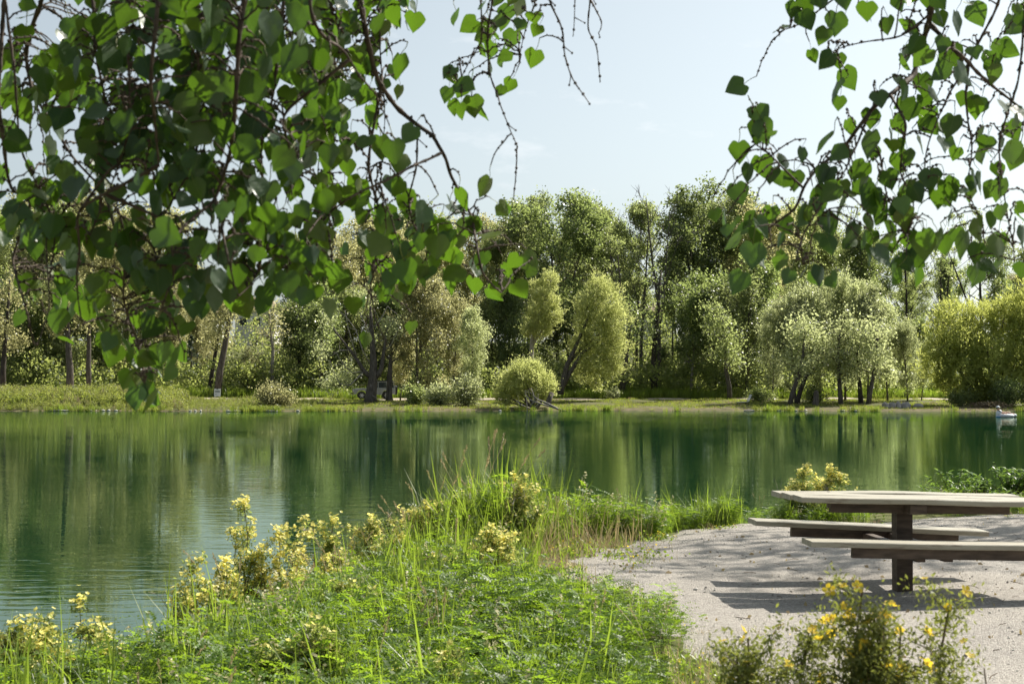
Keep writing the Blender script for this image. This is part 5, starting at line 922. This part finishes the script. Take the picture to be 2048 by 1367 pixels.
def overhang(name, branches, cols, trunk, hub, label, seed, depth_fn, limit=300, more=1.0, shade=70):
    q = np.random.default_rng(seed); root = empty(name, trunk, label, 'tree'); o = np.array(trunk)
    T = MB(); hubp = np.array(hub); T.tube([(0, 0, -0.3), (0.02, 0.0, 0.3), (0.06, 0.05, 1.6), (0.1, 0.1, 3.0), (0.1, 0.2, 5.0), (0.2, 0.3, 8.0)], [0.26, 0.2, 0.17, 0.15, 0.11, 0.03], 12)
    T.build('trunk', M['bark'], root, True); nodes = []
    Lm = MB(); j0 = np.array([0.08, 0.08, 2.6]); Lm.tube([j0, j0*0.6 + (hubp - o)*0.4 + [0, 0, 0.35], hubp - o], [0.1, 0.075, 0.05], 8); tops = {}
    for pts, d, r in branches:
        dd = d*1.28 + q.normal(0, 0.15); r = r*1.15; p = [np.array(P(a, b, dd + 0.12*math.sin(i*1.3 + d) )) - o for i, (a, b) in enumerate(pts)]
        if pts[0][1] < -90: tt = np.linspace(0, 1, 9)[:, None]; dn = norm(p[1] - p[0]); c1 = (hubp - o)*0.55 + p[0]*0.45 + [0, 0, 0.3]; c2 = p[0] - dn*0.45; Lm.tube((1-tt)**3*(hubp - o) + 3*(1-tt)**2*tt*c1 + 3*(1-tt)*tt**2*c2 + tt**3*p[0], 0.03 + (r*1.05 - 0.03)*tt[:, 0]**0.7, 6)
        else:
            A = np.array(nodes); k = np.argmin(np.linalg.norm(A - p[0], axis=1)); p[0] = A[k]
        f = [p[0]]
        for a, b in zip(p[:-1], p[1:]):
            m = max(2, int(np.linalg.norm(b-a)/0.02))
            for t in range(1, m+1): f.append(a + (b-a)*t/m + q.normal(0, 0.0016, 3))
        f = np.array(f)
        for _ in range(3): f[1:-1] = 0.25*f[:-2] + 0.5*f[1:-1] + 0.25*f[2:]
        rr = r*np.linspace(1, 0.35, len(f)); kn = 1 + 0.35*(np.sin(np.arange(len(f))*2.1) > 0.75); B = MB(); B.tube(f, np.maximum(rr*kn, 0.0014), 6)
        for i in range(2, len(f), 2):
            if q.uniform() < (0.75 if r < .0045 else 0.45): B.blob(f[i] + rnd_unit(1, q)[0]*rr[i]*1.3, (0.0045*q.uniform(.7, 1.4),)*3, 0, i, 0.3, 1)
            if r < .0045 and q.uniform() < 0.07:
                e = f[i] + q.normal(0, 1, 3)*[0.02, 0.01, 0.01] + [0, 0, -0.025]; B.tube([f[i], e], [0.0018, 0.0012], 4); B.blob(e, (0.004,)*3, 0, i+3, 0.3, 1)
        B.build('branch', M['twig'], root, True); nodes += list(f[2:])
    Lm.build('limb', M['bark'], root, True); N = np.array(nodes)
    items = []
    for r in range(13):
        for c in range(*cols):
            for k in range(int(DENS[r][c]*more + q.uniform())): items.append((c*64 + q.uniform(0, 64), r*64 + q.uniform(-8, 60)))
    TR, n_obj, rest = [], 0, []
    q.shuffle(items)
    items = sorted([(depth_fn(a, b)*1.28 + q.normal(0, 0.28), a, b) for a, b in items])
    for n_i, (d, px, py) in enumerate(items):
        c = np.array(P(px, py, d)) - o; sz = 0.06*q.uniform(0.7, 1.25)
        base = c + [0, 0, sz*0.48]; dl = np.linalg.norm((N - base)*[1.5, 0.6, 1], axis=1) + 0.6*np.maximum(0, base[2] - N[:, 2]); k = np.argmin(dl); nd = N[k]
        yaw = q.normal(0, 0.75) + (math.pi if q.uniform() < 0.3 else 0); E = Euler((q.normal(0.15, 0.38), q.normal(0, 0.42), yaw), 'XYZ')
        if q.uniform() < 0.14: E = Euler((q.normal(0, 0.9), q.normal(0, 0.5), q.uniform(0, 6.28)), 'XYZ')
        att = base + np.array(E.to_matrix() @ Vector((0, 0.3*sz, 0.61*sz))); Ts = MB()
        ln = np.linalg.norm(att - nd)
        if ln > 0.4: continue
        mid = (nd + att)/2 + [q.normal(0, 0.012), q.normal(0, 0.012), 0.02 + 0.1*ln]; tt = np.linspace(0, 1, 3 + int(ln/0.03))[:, None]; pl = (1-tt)**2*nd + 2*(1-tt)*tt*mid + tt**2*att; pl[1:-1] += q.normal(0, .0022, pl[1:-1].shape)
        Ts.tube(pl, np.linspace(0.0027, 0.0017, len(pl)), 5)
        for v in pl[1:-1]: Ts.blob(v + q.normal(0, .0016, 3), (0.0042*q.uniform(.6, 1.3),)*3, 0, n_i, 0.3, 1)
        Ts.build('twig', M['twig'], root, True) if n_obj < limit else TR.append(Ts)
        if n_obj < limit:
            lo = link('leaf', LEAF[q.integers(0, 10)], root, tuple(base)); lo.rotation_euler = E; lo.scale = (sz*1.08, sz, sz); n_obj += 1
        else: rest.append((base, E, sz, q.integers(0, 10)))
    print(name, 'leaves', n_obj, 'rest', len(rest))
    if TR:
        A = MB(); [A.add(np.concatenate(t.v), t.f) for t in TR]; A.build('fine_twigs', M['twig'], root, True)['kind'] = 'stuff'
    def joined(nm, lst):
        A = MB(); UV = []
        for base, E, sz, k in lst:
            me = LEAF[k]; V = np.array([v.co[:] for v in me.vertices])*[sz*1.08, sz, sz] @ np.array(E.to_matrix()).T + base; A.add(V, [tuple(f.vertices) for f in me.polygons]); A.m[-len(me.polygons):] = [f.material_index for f in me.polygons]
        ob = A.build(nm, [M['leaf_poplar'], M['petiole']], root, True); ul = ob.data.uv_layers.new(name='UVMap'); src = np.array([l.uv[:] for l in LEAF[0].uv_layers[0].data]); ul.data.foreach_set('uv', np.tile(src, (len(lst), 1)).astype(np.float32).ravel()); ob['kind'] = 'stuff'
    cr = []                              # the crown above and behind, outside the picture but shading the hanging leaves
    for _ in range(shade):
        cc = np.array([hub[0] + q.normal(0.5, 1.3), q.uniform(-1.5, 7.6), 0.0]); cc[2] = max(EYE + 0.29*max(cc[1], 0) + 0.75, 3.0) + abs(q.normal(0, 1.3))
        for k in range(9): cr.append((cc + q.normal(0, 0.2, 3) - o, Euler((q.normal(0, .5), q.normal(0, .5), q.uniform(0, 6)), 'XYZ'), 0.11, int(q.integers(0, 10))))
    if rest: joined('hanging_leaves', rest)
    joined('crown', cr)
    return root
overhang('poplar_tree', BRL, (0, 18), (-2.6, -1.2, 0.0), (-0.6, 2.4, 4.0), 'poplar with dense dark heart shaped leaves hanging over the water', 601, lambda px, py: 3.1 + 0.45*sstep(480, 680, py) + 0.6*sstep(560, 760, px) + 0.35*(1 - sstep(60, 220, px)), more=3.7, shade=120)
overhang('poplar_tree', BRR, (18, 32), (2.6, -1.0, 0.0), (1.8, 2.8, 4.1), 'poplar with sunlit heart shaped leaves hanging over the picnic table', 602, lambda px, py: 3.6, more=2.6, shade=35)
# shade tree on the shore beside the gravel
W, Q = gen_poplar(701, 10.5, 3.0, 0.42, 2400, (-0.03, 0.0), 0.12, 0.2, nlimb=24, top=0.5, spread=0.6)
put('poplar_tree', 11.2, 21.2, tree_meshes(W, Q, M['bark'], M['crown_poplar'], 'shade_poplar'), 'poplar on the shore beyond the gravel casting dappled shade on it', 'tree')
